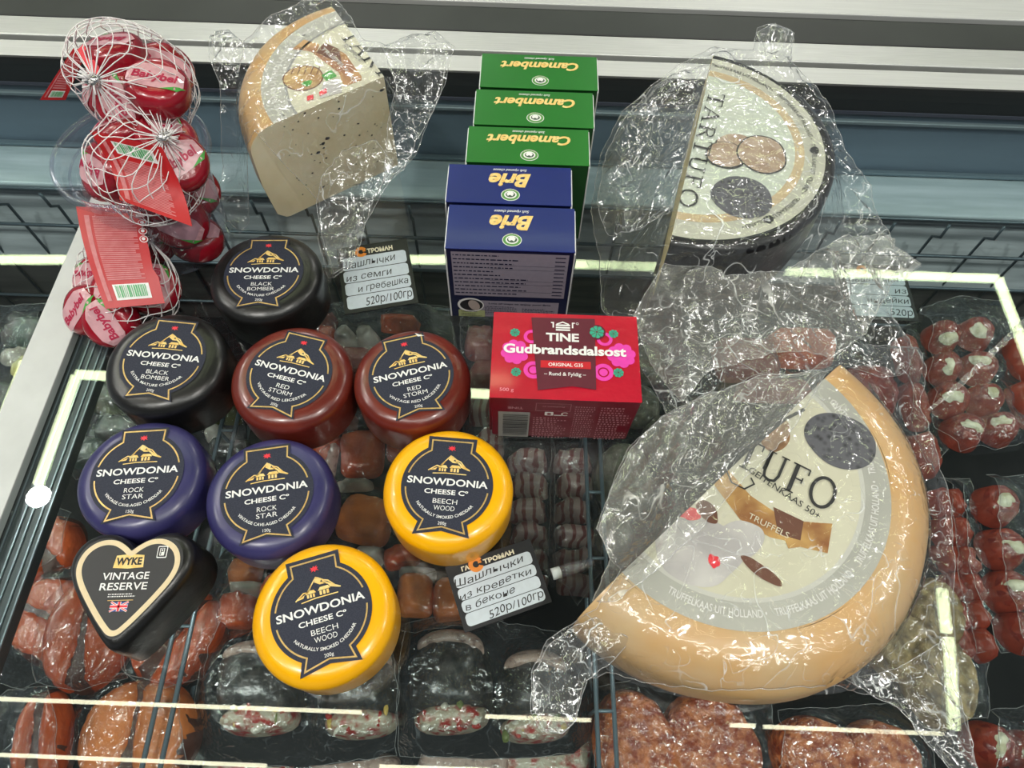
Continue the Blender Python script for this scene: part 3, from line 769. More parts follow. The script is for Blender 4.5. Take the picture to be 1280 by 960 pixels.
# wrapped block
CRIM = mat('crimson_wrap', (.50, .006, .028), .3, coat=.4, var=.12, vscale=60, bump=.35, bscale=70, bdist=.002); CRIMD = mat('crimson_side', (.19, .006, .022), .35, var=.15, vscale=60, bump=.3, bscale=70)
MAROON = flat('maroon', (.11, .010, .025)); PINK = flat('hot_pink', (.75, .05, .40)); MINT = flat('mint', (.03, .38, .24))
TB = (-.0137, .0812, .206, .2705, .0, .0605)
t = thing('wrapped_cheese_block', ((TB[0] + TB[1]) / 2, .238, 0), 'crimson wrapped cheese block with pink flowers, in front of the blue carton', 'cheese')
mb = MB(); hw = .0474; vs = []
bcx, bcy = (TB[0] + TB[1]) / 2, .2380
for z, ix, iy in ((0, .004, .003), (.004, .001, .0012), (.03, .0008, .0008), (.0605, .0, .0)):
    vs += [(bcx - hw + ix, bcy - .0322 + iy, z), (bcx + hw - ix, bcy - .0322 + iy, z), (bcx + hw - ix, bcy + .0322 - iy, z), (bcx - hw + ix, bcy + .0322 - iy, z)]
side_f = [(j * 4 + i, j * 4 + (i + 1) % 4, j * 4 + 4 + (i + 1) % 4, j * 4 + 4 + i) for j in range(3) for i in range(4)]
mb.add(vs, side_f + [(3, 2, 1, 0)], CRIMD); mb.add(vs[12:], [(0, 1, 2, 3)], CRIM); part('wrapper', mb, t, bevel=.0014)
mb = MB(); box(mb, bcx - hw - .0006, bcx - hw + .0006, bcy - .028, bcy + .025, .004, .05, CRIMD); part('folded_flap', mb, t, bevel=.0004)
M = plane_map((bcx, bcy, .0606), (1, 0, 0), (0, 1, 0)); pad = Pad(M)


def flower(pad, x, y, r, m, lift=2, n=8, cm=None):
    for i in range(n): a_ = 2 * PI * i / n + .2; pad.disc(x + r * .62 * math.cos(a_), y + r * .62 * math.sin(a_), r * .34, m, lift + (i % 2) * .5, n=12)
    pad.disc(x, y, r * .5, m, lift + .9, n=12)
    if cm:
        pad.disc(x, y, r * .14, cm, lift + 2, n=8)
        for i in range(n): a_ = 2 * PI * i / n + .2 + PI / n; pad.stroke([(x + r * .2 * math.cos(a_), y + r * .2 * math.sin(a_)), (x + r * .8 * math.cos(a_), y + r * .8 * math.sin(a_))], r * .07, cm, lift + 2)


for sx, x in ((1, -.0325), (-1, .0325 + .0035)):
    flower(pad, x, .0015, .0098, PINK, 2, 8)
    pad.ring(x + sx * .0105, .0135, .0030, .0052, PINK, 2); pad.ring(x + sx * .0120, -.0115, .0036, .0063, PINK, 2); pad.disc(x + sx * .0120, -.0115, .0027, PINK, 2)
flower(pad, -.033, .0162, .0034, MINT, 3, 8, MAROON); flower(pad, -.0315, -.0135, .0034, MINT, 3, 8, MAROON); flower(pad, .0315, .0178, .0034, MINT, 3, 8, MAROON); flower(pad, .0335, -.0115, .0036, MINT, 3, 8, MAROON)
pad.poly([(-.0225, .0285), (.0195, .0290), (.0190, -.0245), (.004, -.0225), (-.0175, -.0262)], MAROON, 4)
pad.disc(.0205, .0185, .0058, MAROON, 5); flower(pad, .0205, .0185, .0050, MINT, 6, 8, MAROON)
pad.text('TINE', -.002, .0105, width=.0215, h=.0062, m=WHITE, bold=.035, lift=7); pad.text('Gudbrandsdalsost', -.0005, .0005, width=.079, h=.0068, m=WHITE, bold=.035, lift=8)
pad.rect(-.016, -.0098, .0160, -.0045, flat('band_red', (.55, .01, .02)), 6); pad.text('ORIGINAL G35', 0, -.0085, width=.022, h=.0026, m=WHITE, lift=7); pad.text('\u2013 Rund & Fyldig \u2013', -.0005, -.0153, width=.0265, h=.0026, m=WHITE, lift=7)
pad.text('500 g', -.0370, -.0275, width=.0088, h=.0024, m=flat('soft_pink', (.8, .3, .4)), lift=4, bold=0)
for yy in (.0185, .0203, .0222): pad.rect(-.0068 + .0005, yy, .0030, yy + .0012, WHITE, 7)
pad.stroke([(-.0058, .0236), (-.0035, .0245), (-.0018, .0253), (0, .0245), (.0022, .0236)], .0009, WHITE, 7)
pad.stroke([(-.0095, .0247), (-.0080, .0247), (-.0080, .0208)], .0009, WHITE, 7); pad.stroke([(.0062, .0247), (.0047, .0247), (.0047, .0208)], .0009, WHITE, 7); pad.ring(.0078, .0244, .0006, .0009, WHITE, 7)
part('top_print', pad.mb, t)
M = plane_map((bcx, bcy - .0316, 0), (1, 0, 0), (0, .0, 1)); PI_ = flat('pale_pink', (.55, .25, .3))
pad = Pad(M); pad.l = -.0002 * -1; barcode(pad, -.042, .004, -.0215, .0415, INK, flat('barcode_grey', (.30, .31, .30)), 4, True, 2)
pad.text('TINE', -.031, .049, width=.010, h=.003, m=PI_, rot=PI, lift=3); pad.stroke([(-.018, .045), (.004, .045), (.004, .055), (-.018, .055)], .0003, PI_, 3, closed=True); pad.text('Produsert av', -.007, .0515, width=.014, h=.0016, m=PI_, rot=PI, lift=3)
pad.rrect(-.012, .0385, -.0065, .0435, .0006, WHITE, 3); pad.disc(-.0092, .041, .0014, CRIMD, 4); pad.ring(.001, .041, .0016, .0024, WHITE, 3, a0=.6, a1=5.6); pad.rect(-.006, .0385, -.001, .0395, WHITE, 3)
fine_print(pad, -.019, .004, .003, .036, 11, PI_, 3, 3); fine_print(pad, .007, .004, .0205, .053, 17, PI_, 5, 3); fine_print(pad, .0235, .004, .0440, .053, 15, PI_, 6, 3); part('side_print', pad.mb, t)

# ------------------------------------------------------------------ half and quarter wheels in vacuum bags
GL = {'T': (.84, [([(0, 1), (.8, 1)], .06), ([(.4, 0), (.4, 1)], .14), ([(.02, 1), (.02, .8)], .05), ([(.78, 1), (.78, .8)], .05), ([(.2, .02), (.6, .02)], .05)]),
      'A': (.98, [([(.05, 0), (.42, 1)], .06), ([(.42, 1), (.82, 0)], .14), ([(.2, .35), (.66, .35)], .05), ([(-.05, .02), (.2, .02)], .05), ([(.66, .02), (.98, .02)], .05)]),
      'R': (.86, [([(.18, 0), (.18, 1)], .14), ([(.18, .97), (.46, .97), (.6, .9), (.66, .75), (.6, .6), (.46, .52), (.18, .5)], .07), ([(.4, .5), (.8, 0)], .13), ([(0, .02), (.36, .02)], .05), ([(0, .98), (.2, .98)], .05)]),
      'U': (.9, [([(.16, 1), (.16, .3), (.22, .1), (.42, .03), (.62, .1), (.70, .3), (.70, 1)], .09), ([(.14, 1), (.14, .3)], .13), ([(0, .98), (.34, .98)], .05), ([(.55, .98), (.86, .98)], .05)]),
      'F': (.74, [([(.18, 0), (.18, 1)], .14), ([(0, .98), (.66, .98)], .06), ([(.18, .52), (.5, .52)], .06), ([(.65, .98), (.65, .78)], .05), ([(.5, .62), (.5, .42)], .05), ([(0, .02), (.36, .02)], .05)]),
      'O': (.98, [([(.46 + .42 * math.cos(i * PI / 12), .5 + .5 * math.sin(i * PI / 12)) for i in range(25)], .11)])}


def serif(pad, word, a_, b_, h, m, lift=3):
    """word laid from point a_ to b_ (world xy), cap height h"""
    a_ = np.array(a_); b_ = np.array(b_); W_ = sum(GL[c][0] for c in word) + .12 * (len(word) - 1); d = b_ - a_; L_ = np.linalg.norm(d); d = d / L_; n = np.array([-d[1], d[0]]); k = L_ / W_; x = 0
    for c in word:
        for pts, w_ in GL[c][1]: pad.stroke([a_ + d * (x + p[0]) * k + n * p[1] * h for p in pts], w_ * (k * .45 + h * .55), m, lift)
        x += GL[c][0] + .12


def line_text(pad, s_, a_, b_, h, m, lift=3, bold=.0):
    a_ = np.array(a_); b_ = np.array(b_); c = (a_ + b_) / 2; d = b_ - a_; pad.text(s_, c[0], c[1], width=np.linalg.norm(d), h=h, m=m, rot=math.atan2(d[1], d[0]), lift=lift, bold=bold)


def sector_poly(cx, cy, R_, a0, a1, n=40):
    P = [(cx + R_ * math.cos(a0 + (a1 - a0) * i / n), cy + R_ * math.sin(a0 + (a1 - a0) * i / n)) for i in range(n + 1)]
    return P + ([(cx, cy)] if a1 - a0 < PI - .01 else [])


def wheel_env(cx, cy, R_, h, a0, a1, sh, slope=2.2, pad_=.001):
    P = sector_poly(cx, cy, R_, a0, a1)
    def env(x, y):
        i = inside(P, x, y); d = edge_dist(P, x, y); r = np.hypot(x - cx, y - cy); q = np.clip((r - (R_ - sh)) / sh, 0, 1)
        return np.where(i, h - sh * .8 * (1 - np.sqrt(1 - q * q * .96)), np.maximum(h - .2 * sh * (r > R_ * .97) * 4 - slope * d, .0))
    return env


def wheel(t, cx, cy, R_, h, a0, a1, sh, rind, paste, ringm, labm, r_lab, r_ring):
    prof = [(R_ * .9, 0), (R_ - .008, .001), (R_ - .002, .008), (R_ + .001, h * .45)]
    for i in range(8): q = i / 7 * PI / 2; prof.append((R_ - sh * (1 - math.cos(q)), h - sh * .8 * (1 - math.sin(q))))
    mb = MB(); lathe(mb, cx, cy, prof, rind, n=64, a0=a0, a1=a1, fn=lambda a_, r, z: 1 + .008 * math.sin(5 * a_ + 1)); part('rind', mb, t, smooth=True)
    mb = MB(); lathe(mb, cx, cy, [(R_ - sh + .0004, h - .00005), (0, h)], rind, n=64, a0=a0, a1=a1)
    for k_, a_ in enumerate((a0, a1)):
        q = 1 + .008 * math.sin(5 * a_ + 1); pts = [(0, 0)] + [(r * q, z) for r, z in prof] + [(0, h)]; c, s = math.cos(a_), math.sin(a_)
        mb.add([(cx + r * c, cy + r * s, z) for r, z in pts], [tuple(range(len(pts)))], paste)
    part('cut_face', mb, t)
    M = lambda x, y: ((x, y, h), (0, 0, 1))
    clip = []
    for a_, sg in ((a0, 1), (a1, -1)):   # inside the sector
        nx, ny = math.sin(a_) * sg, -math.cos(a_) * sg; clip.append((nx, ny, nx * cx + ny * cy))
    pad = Pad(M, clip); pad.disc(cx, cy, r_ring, ringm, 1, n=96); pad.disc(cx, cy, r_lab, labm, 2, n=96)
    return part('label', pad.mb, t), Pad(M, clip), clip


def ring_text(pad, s_, cx, cy, r, a_mid, h, m, width, lift=3):
    v, f = text2d(s_, .01); v = v.copy(); x0, x1 = v[:, 0].min(), v[:, 0].max(); X = (v[:, 0] - (x0 + x1) / 2) * width / (x1 - x0); Y = v[:, 1] * h / .73
    a_ = a_mid - X / r; x = cx + (r + Y) * np.cos(a_); y = cy + (r + Y) * np.sin(a_)
    for q in f: pad.tri([(x[i], y[i]) for i in q], m, lift)


PASTE = mat('cheese_paste', (.82, .70, .44), .35, col2=(.88, .79, .56), vscale=25, bump=.15, bscale=120, sss=.1, coat=.3, croma=.2)
PEACH = mat('peach_rind', (.64, .38, .15), .4, col2=(.60, .42, .22), vscale=22, sss=.1, coat=.2, bump=.1, bscale=80, ramp=(.4, .7))
BLACKR = mat('black_rind', (.006, .006, .007), .3, spec=.3, bump=.4, bscale=60, bdist=.002)
LABW = mat('label_cream', (.66, .64, .50), .4, col2=(.60, .58, .44), vscale=20); LABG = mat('label_grey_ring', (.42, .42, .38), .4, col2=(.5, .5, .45), vscale=18)
LABGR = mat('label_pale_green', (.56, .62, .54), .4, col2=(.62, .66, .56), vscale=25); TAN = mat('label_tan', (.55, .36, .17), .45, col2=(.68, .52, .32), vscale=22)
OFFW = mat('label_offwhite', (.55, .55, .46), .4, var=.06, vscale=40)
TRUF = mat('truffle_skin', (.012, .012, .016), .5, col2=(.10, .10, .12), kind='voronoi', vscale=230, ramp=(.05, .5), bump=.2); TSL = mat('truffle_slice', (.36, .24, .16), .5, col2=(.50, .38, .28), vscale=120)
COPPER = mat('copper_ribbon', (.30, .11, .03), .35, .1, col2=(.75, .48, .16), vscale=28, ramp=(.4, .62)); BROWN = flat('brown_ribbon', (.14, .045, .02)); LEAF = flat('leaf_green', (.06, .35, .05))
CHEW = mat('photo_cheese', (.62, .42, .18), .5, col2=(.40, .22, .08), vscale=70); GOATW = mat('goat_white', (.62, .60, .58), .5, col2=(.44, .42, .42), vscale=28)


def blob2(pad, c, rx, ry, m, lift, a_=0, irr=.12, seed=0, n=40):
    pad.poly(ell(c[0], c[1], rx, ry, a_, n, irr, seed), m, lift)


def specks(t, M, pts, name='specks'):
    pad = Pad(M); r = random.Random(3)
    for x, y, s_ in pts: pad.poly([(x + s_ * r.uniform(.5, 1.2) * math.cos(k), y + s_ * r.uniform(.4, .9) * math.sin(k)) for k in (0, 1.1, 2.1, 3.1, 4.2, 5.2)], INK, 1)
    o = part(name, pad.mb, t); o['kind'] = 'stuff'


# quarter wheel, top left
h1 = .089; C1 = tuple(at(480, 96, .089)[:2]); A0, A1 = math.radians(122), math.radians(217)
t1 = thing('bagged_cheese_wedge', (*C1, 0), 'cream quarter wheel of cheese with dark specks, in a clear bag left of green cartons', 'cheese')
lab, pad, clip = wheel(t1, *C1, .114, h1, A0, A1, .022, PEACH, PASTE, LABG, LABW, .073, .092)
X1 = lambda px, py: at(px, py, h1)[:2]
pad.ring(*C1, .0725, .0745, GREY, 3, a0=A0, a1=A1)
part('ring', pad.mb, lab); pad = Pad(pad.M, clip)
rb = [X1(365, 62), X1(380, 50), X1(400, 56), X1(395, 67), X1(382, 64)]; pad.poly(rb, COPPER, 3); pad.poly([X1(392, 68), X1(406, 54), X1(432, 68), X1(452, 96), X1(452, 101), X1(430, 109), X1(424, 92)], COPPER, 4)
pad.poly([X1(395, 66), X1(406, 54), X1(424, 62), X1(428, 82)], BROWN, 5); line_text(pad, 'TRUFFEL', X1(401, 62), X1(428, 86), .0035, WHITE, 6); line_text(pad, 'KAAS', X1(430, 88), X1(441, 103), .003, WHITE, 6); part('ribbon', pad.mb, lab)
pad = Pad(pad.M, clip); blob2(pad, X1(379, 98), .0155, .0145, BROWN, 3, irr=.02); blob2(pad, X1(379, 98), .0145, .0135, CHEW, 4, irr=.02); blob2(pad, X1(384, 105), .004, .003, LEAF, 5, irr=.3)
for k in range(5): pad.stroke([X1(364 + k * 8, 94), X1(368 + k * 8, 84)], .0007, BROWN, 5)
part('photo_disc', pad.mb, lab)
pad = Pad(pad.M, clip); pad.poly([X1(402, 95), X1(414, 88), X1(422, 96), X1(408, 102)], LEAF, 5); pad.poly([X1(404, 104), X1(424, 99), X1(428, 116), X1(400, 124)], GOATW, 5); pad.poly([X1(384, 121), X1(392, 119), X1(392, 125), X1(384, 127)], REDINK, 6); pad.poly([X1(399, 116), X1(408, 111), X1(409, 117), X1(400, 121)], REDINK, 6); part('picture', pad.mb, lab)
pad = Pad(pad.M, clip); serif(pad, 'TART', X1(424, 46), X1(478, 100), .0150, INK, 6); line_text(pad, 'ROMIGE', X1(428, 58), X1(450, 78), .0045, GREY, 6); ring_text(pad, 'ROMIGE KAAS UIT HOLLAND \u2022 ROMIGE', *C1, .081, math.radians(180), .0042, WHITE, .12); part('lettering', pad.mb, lab)
d1 = np.array([math.cos(A1), math.sin(A1)]); Mf = plane_map((C1[0], C1[1], 0), (d1[0], d1[1], 0), (0, 0, 1)); Mf2 = lambda x, y: (Mf(x, y)[0] + np.array([-d1[1], d1[0], 0]) * .0004, np.array([-d1[1], d1[0], 0]))
sp = [(random.uniform(.008, .10), random.uniform(.01, .088), random.uniform(.0005, .0012)) for _ in range(46)] + [(.056, .058, .0022), (.060, .055, .0022), (.066, .049, .002), (.004, .079, .0025), (.074, .083, .0012), (.04, .085, .0012)]
specks(t1, Mf2, sp)
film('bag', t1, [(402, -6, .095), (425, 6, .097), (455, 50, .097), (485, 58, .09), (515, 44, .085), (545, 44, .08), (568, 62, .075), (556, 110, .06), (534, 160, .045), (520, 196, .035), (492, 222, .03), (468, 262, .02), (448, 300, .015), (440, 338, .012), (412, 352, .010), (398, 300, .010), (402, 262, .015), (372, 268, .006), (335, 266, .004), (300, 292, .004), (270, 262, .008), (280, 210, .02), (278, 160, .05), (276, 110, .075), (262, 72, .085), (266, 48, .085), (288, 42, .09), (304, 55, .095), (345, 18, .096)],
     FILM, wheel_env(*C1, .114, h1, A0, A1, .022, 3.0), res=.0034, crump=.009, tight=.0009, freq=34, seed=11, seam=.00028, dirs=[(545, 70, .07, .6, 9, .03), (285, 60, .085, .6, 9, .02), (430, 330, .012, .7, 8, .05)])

# loose folds of the bag standing off the cheese
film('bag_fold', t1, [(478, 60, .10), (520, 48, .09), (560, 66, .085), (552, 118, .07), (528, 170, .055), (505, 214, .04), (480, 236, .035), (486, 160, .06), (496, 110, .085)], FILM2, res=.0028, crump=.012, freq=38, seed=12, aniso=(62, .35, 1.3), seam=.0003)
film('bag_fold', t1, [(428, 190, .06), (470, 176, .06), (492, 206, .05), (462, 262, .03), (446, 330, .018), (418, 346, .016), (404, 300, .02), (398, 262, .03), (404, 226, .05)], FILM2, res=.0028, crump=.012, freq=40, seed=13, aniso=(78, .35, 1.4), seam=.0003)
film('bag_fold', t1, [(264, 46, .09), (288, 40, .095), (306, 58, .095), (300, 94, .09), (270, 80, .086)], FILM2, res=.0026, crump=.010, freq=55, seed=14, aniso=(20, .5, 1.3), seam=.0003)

# black-rinded half wheel, top right
h2 = .07; C2 = (.132, .429); B0, B1 = math.radians(-104.3), math.radians(75.7)
t2 = thing('bagged_cheese_half', (*C2, 0), 'black-rinded half wheel of cheese with a truffle label, in a loose clear bag', 'cheese')
lab, pad, clip = wheel(t2, *C2, .108, h2, B0, B1, .009, BLACKR, mat('yellow_paste', (.88, .72, .34), .4, var=.1, vscale=60), OFFW, TAN, .083, .0985)
X2 = lambda px, py: at(px, py, h2)[:2]
pad.disc(*C2, .076, LABGR, 3, n=80); pad.ring(*C2, .076, .083, mat('label_sand', (.60, .47, .29), .45, col2=(.56, .42, .24), vscale=20), 3)
part('pale_centre', pad.mb, lab)
pad = Pad(pad.M, clip)
blob2(pad, X2(918, 182), .014, .0125, INK, 4, irr=.1, seed=1); blob2(pad, X2(918, 180), .0125, .011, TSL, 5, irr=.1, seed=1)
blob2(pad, X2(907, 195), .0150, .0150, INK, 6, irr=.08, seed=3); blob2(pad, X2(907, 194), .0135, .0135, TSL, 7, irr=.08, seed=3)
blob2(pad, X2(952, 194), .0190, .0200, INK, 8, irr=.06, seed=2, a_=.4); blob2(pad, X2(952, 194), .0178, .0188, TSL, 9, irr=.06, seed=2, a_=.4); part('truffle_slices', pad.mb, lab)
pad = Pad(pad.M, clip)
blob2(pad, X2(927, 247), .0225, .0200, TRUF, 6, irr=.05, seed=5); part('truffle_picture', pad.mb, lab)
pad = Pad(pad.M, clip); serif(pad, 'TARTUFO', X2(886, 116), X2(846, 258), .0125, INK, 10)
for a_ in (58, 20, -18, -56): ring_text(pad, 'TRUFFELKAAS UIT HOLLAND \u2022', *C2, .0885, math.radians(a_), .0036, INK, .054, 4)
for a_ in (-5, -60): q = (C2[0] + .0905 * math.cos(math.radians(a_)), C2[1] + .0905 * math.sin(math.radians(a_))); blob2(pad, q, .004, .0034, INK, 5, irr=.2)
part('lettering', pad.mb, lab)
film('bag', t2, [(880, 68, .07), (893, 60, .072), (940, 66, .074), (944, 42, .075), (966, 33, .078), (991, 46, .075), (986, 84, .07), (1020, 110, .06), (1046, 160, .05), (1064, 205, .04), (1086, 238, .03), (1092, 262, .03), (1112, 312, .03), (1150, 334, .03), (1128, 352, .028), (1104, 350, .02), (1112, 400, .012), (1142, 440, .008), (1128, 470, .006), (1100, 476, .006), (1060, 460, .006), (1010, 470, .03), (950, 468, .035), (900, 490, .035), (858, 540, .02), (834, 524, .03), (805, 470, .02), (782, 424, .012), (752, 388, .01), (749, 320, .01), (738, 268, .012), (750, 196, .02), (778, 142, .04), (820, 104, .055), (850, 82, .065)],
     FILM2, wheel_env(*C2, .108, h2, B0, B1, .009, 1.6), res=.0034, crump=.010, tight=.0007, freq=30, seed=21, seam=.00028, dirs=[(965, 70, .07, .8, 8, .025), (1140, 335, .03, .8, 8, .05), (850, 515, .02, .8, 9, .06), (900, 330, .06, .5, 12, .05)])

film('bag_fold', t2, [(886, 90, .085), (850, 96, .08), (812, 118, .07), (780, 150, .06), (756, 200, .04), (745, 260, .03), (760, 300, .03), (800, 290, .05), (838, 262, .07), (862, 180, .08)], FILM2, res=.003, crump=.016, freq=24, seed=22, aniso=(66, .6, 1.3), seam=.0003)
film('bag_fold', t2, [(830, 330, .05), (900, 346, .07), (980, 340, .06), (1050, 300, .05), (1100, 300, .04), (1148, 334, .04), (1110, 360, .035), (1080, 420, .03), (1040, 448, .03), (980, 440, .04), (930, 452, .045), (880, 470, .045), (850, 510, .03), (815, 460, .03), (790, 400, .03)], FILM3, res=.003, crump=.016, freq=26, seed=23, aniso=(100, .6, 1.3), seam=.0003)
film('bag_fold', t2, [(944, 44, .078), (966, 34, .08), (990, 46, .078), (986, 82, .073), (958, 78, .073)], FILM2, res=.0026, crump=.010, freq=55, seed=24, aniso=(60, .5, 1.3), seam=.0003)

# goat cheese half wheel, bottom right
h3 = .07; C3 = (.128, .160); D0, D1 = math.radians(-136.5), math.radians(43.5)
t3 = thing('bagged_cheese_half', (*C3, 0), 'large peach-rinded half wheel of goat cheese in a clear bag, front right', 'cheese')
lab, pad, clip = wheel(t3, *C3, .121, h3, D0, D1, .030, PEACH, PASTE, LABG, LABW, .074, .0905)
X3 = lambda px, py: at(px, py, h3)[:2]
pad.ring(*C3, .0735, .0760, mat('pale_line', (.6, .6, .55), .3), 3, a0=D0, a1=D1); part('ring', pad.mb, lab)
pad = Pad(pad.M, clip); blob2(pad, X3(1050, 551), .0215, .0175, TRUF, 5, irr=.05, seed=6, a_=-.4); part('truffle_picture', pad.mb, lab)
pad = Pad(pad.M, clip); pad.poly([X3(886, 598), X3(910, 588), X3(938, 620), X3(975, 645), X3(1006, 655), X3(1000, 680), X3(962, 672), X3(925, 650)], COPPER, 4); pad.poly([X3(966, 640), X3(1000, 652), X3(1040, 655), X3(1034, 692), X3(1000, 684), X3(985, 686)], COPPER, 5); pad.poly([X3(966, 634), X3(1004, 652), X3(1000, 676), X3(972, 668)], BROWN, 6); line_text(pad, 'TRUFFELS', X3(934, 648), X3(984, 674), .0038, CREAM, 8); part('ribbon', pad.mb, lab)
pad = Pad(pad.M, clip); blob2(pad, X3(872, 688), .024, .019, GOATW, 4, irr=.12, seed=2, a_=-.3); blob2(pad, X3(920, 678), .016, .011, GOATW, 5, irr=.1, seed=3, a_=.5); blob2(pad, X3(884, 640), .0045, .008, BROWN, 6, irr=.15, seed=4, a_=.6)
blob2(pad, X3(951, 714), .0035, .012, BROWN, 6, irr=.1, seed=5, a_=.9); blob2(pad, X3(862, 643), .006, .0035, REDINK, 6, irr=.3, seed=5, a_=.2); blob2(pad, X3(892, 702), .0028, .004, REDINK, 7, irr=.3, seed=7); part('goat_picture', pad.mb, lab)
pad = Pad(pad.M, clip); blob2(pad, X3(970, 545), .0075, .012, mat('hazel', (.40, .20, .08), .5, var=.5, vscale=80), 4, irr=.1, seed=9, a_=-.7); pad.stroke([X3(940, 560), X3(956, 545), X3(980, 525), X3(1005, 512)], .002, INK, 5); part('twig_picture', pad.mb, lab)
pad = Pad(pad.M, clip); serif(pad, 'TUFO', X3(916, 580), X3(1038, 642), .0190, INK, 9); line_text(pad, 'GEITENKAAS 50+', X3(934, 590), X3(1022, 650), .0042, INK, 9)
pad.stroke([X3(906, 586), X3(914, 604), X3(930, 612), X3(942, 606), X3(938, 598)], .0009, INK, 9)
for a_ in (18, -22, -62, -102): ring_text(pad, 'TRUFFELKAAS UIT HOLLAND \u2022', *C3, .0795 + .0040, math.radians(a_), -.0042, WHITE, -.054, 4)
part('lettering', pad.mb, lab)
r_ = random.Random(5); pts = []
M3 = lambda x, y: ((C3[0] + (.1165) * math.cos(x), C3[1] + .1165 * math.sin(x), y), (math.cos(x), math.sin(x), 0))
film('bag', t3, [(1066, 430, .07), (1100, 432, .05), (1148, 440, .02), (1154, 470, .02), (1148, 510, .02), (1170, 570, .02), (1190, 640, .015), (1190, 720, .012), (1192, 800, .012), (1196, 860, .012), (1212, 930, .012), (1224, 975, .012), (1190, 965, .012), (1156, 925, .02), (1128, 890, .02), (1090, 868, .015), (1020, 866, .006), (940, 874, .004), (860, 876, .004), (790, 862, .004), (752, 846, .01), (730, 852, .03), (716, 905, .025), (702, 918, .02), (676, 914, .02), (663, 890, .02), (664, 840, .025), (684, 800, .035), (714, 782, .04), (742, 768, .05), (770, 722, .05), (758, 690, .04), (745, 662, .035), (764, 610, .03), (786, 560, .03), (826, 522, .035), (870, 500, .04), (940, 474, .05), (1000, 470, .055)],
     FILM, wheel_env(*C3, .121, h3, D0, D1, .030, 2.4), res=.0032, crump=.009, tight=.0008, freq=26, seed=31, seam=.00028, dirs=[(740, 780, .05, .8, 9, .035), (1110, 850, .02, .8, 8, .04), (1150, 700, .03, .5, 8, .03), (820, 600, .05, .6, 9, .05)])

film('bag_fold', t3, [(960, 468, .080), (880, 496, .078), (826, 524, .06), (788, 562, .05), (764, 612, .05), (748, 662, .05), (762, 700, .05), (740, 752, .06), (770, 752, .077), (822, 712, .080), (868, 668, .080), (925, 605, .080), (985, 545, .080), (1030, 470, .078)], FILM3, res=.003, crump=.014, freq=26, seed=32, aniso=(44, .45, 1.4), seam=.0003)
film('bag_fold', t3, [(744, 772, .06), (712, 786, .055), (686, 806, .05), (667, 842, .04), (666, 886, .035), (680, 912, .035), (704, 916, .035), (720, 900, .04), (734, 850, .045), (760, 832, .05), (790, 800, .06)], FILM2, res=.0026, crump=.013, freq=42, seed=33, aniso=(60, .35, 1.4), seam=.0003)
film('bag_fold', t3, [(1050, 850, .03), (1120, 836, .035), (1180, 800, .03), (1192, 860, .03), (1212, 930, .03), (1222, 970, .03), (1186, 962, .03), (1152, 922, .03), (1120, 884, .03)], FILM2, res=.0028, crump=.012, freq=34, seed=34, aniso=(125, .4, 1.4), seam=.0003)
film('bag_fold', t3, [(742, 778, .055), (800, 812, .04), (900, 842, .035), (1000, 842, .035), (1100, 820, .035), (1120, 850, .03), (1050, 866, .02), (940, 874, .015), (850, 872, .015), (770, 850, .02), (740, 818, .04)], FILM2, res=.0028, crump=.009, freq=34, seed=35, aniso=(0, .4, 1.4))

# ------------------------------------------------------------------ little red cheeses, nets, tub
REDW = mat('bright_red_wax', (.25, .005, .014), .25, col2=(.34, .008, .022), vscale=60, coat=.5, croma=.08, bump=.3, bscale=120, bdist=.002); WRAP = mat('printed_wrapper', (.70, .38, .42), .3, var=.15, vscale=90, coat=.5, bump=.4, bscale=150)
NETM = mat('white_net', (.86, .84, .84), .5, var=.06); TAGR = mat('red_tag', (.50, .012, .015), .4, var=.1, vscale=60); TAGP = mat('tag_pink_print', (.62, .22, .23), .5, col2=(.54, .15, .16), vscale=200)
BCG = flat('barcode_green', (.05, .40, .12))


def mini(parent, c, tilt, R_=.0205, H_=.023, word=True, name='mini_cheese', rz=0, leaf=True):
    """rounded red cheese disc with a wrapper patch, centred on c, tilt = Euler"""
    Mx = Matrix.Translation(Vector(c)) @ (Matrix.Rotation(tilt[1], 4, 'Y') @ Matrix.Rotation(tilt[0], 4, 'X') @ Matrix.Rotation(rz, 4, 'Z'))
    prof = [(0, -H_ / 2)] + [((R_ - .008) + .008 * math.cos(a_), (H_ / 2 - .0085) * (1 if a_ > 0 else -1) + .0085 * math.sin(a_)) for a_ in [(-PI / 2 + PI * i / 11) for i in range(12)]] + [(0, H_ / 2)]
    m0 = MB(); lathe(m0, 0, 0, prof, REDW, n=28); m0.v = [tuple(Mx @ Vector(v)) for v in m0.v]
    o = part(name, m0, parent, smooth=True)
    N_ = Mx.to_3x3() @ Vector((0, 0, 1))
    def M(x, y):
        r = math.hypot(x, y); q = max(0, r - (R_ - .008)); dz = .0085 - math.sqrt(max(0, .0085 ** 2 - min(q, .0084) ** 2)); return (np.array(Mx @ Vector((x, y, H_ / 2 - dz))), np.array(N_))
    pad = Pad(M); pad.maxlen = .0045; pad.poly([(-.017, -.005), (-.012, -.0085), (0, -.0092), (.012, -.0086), (.0172, -.004), (.0165, .005), (.009, .0092), (0, .0098), (-.010, .0088), (-.0165, .005)], WRAP, 3)
    pad.poly([(.004, -.0092), (.014, -.0086), (.0185, -.004), (.012, -.006)], LEAF, 4) if leaf else None
    if word: pad.text('Babybel', 0, -.003, width=.027, h=.0062, m=flat('berry_ink', (.45, .01, .06)), bold=.03, shear=.15, lift=5)
    part('wrapper', pad.mb, o)
    return o


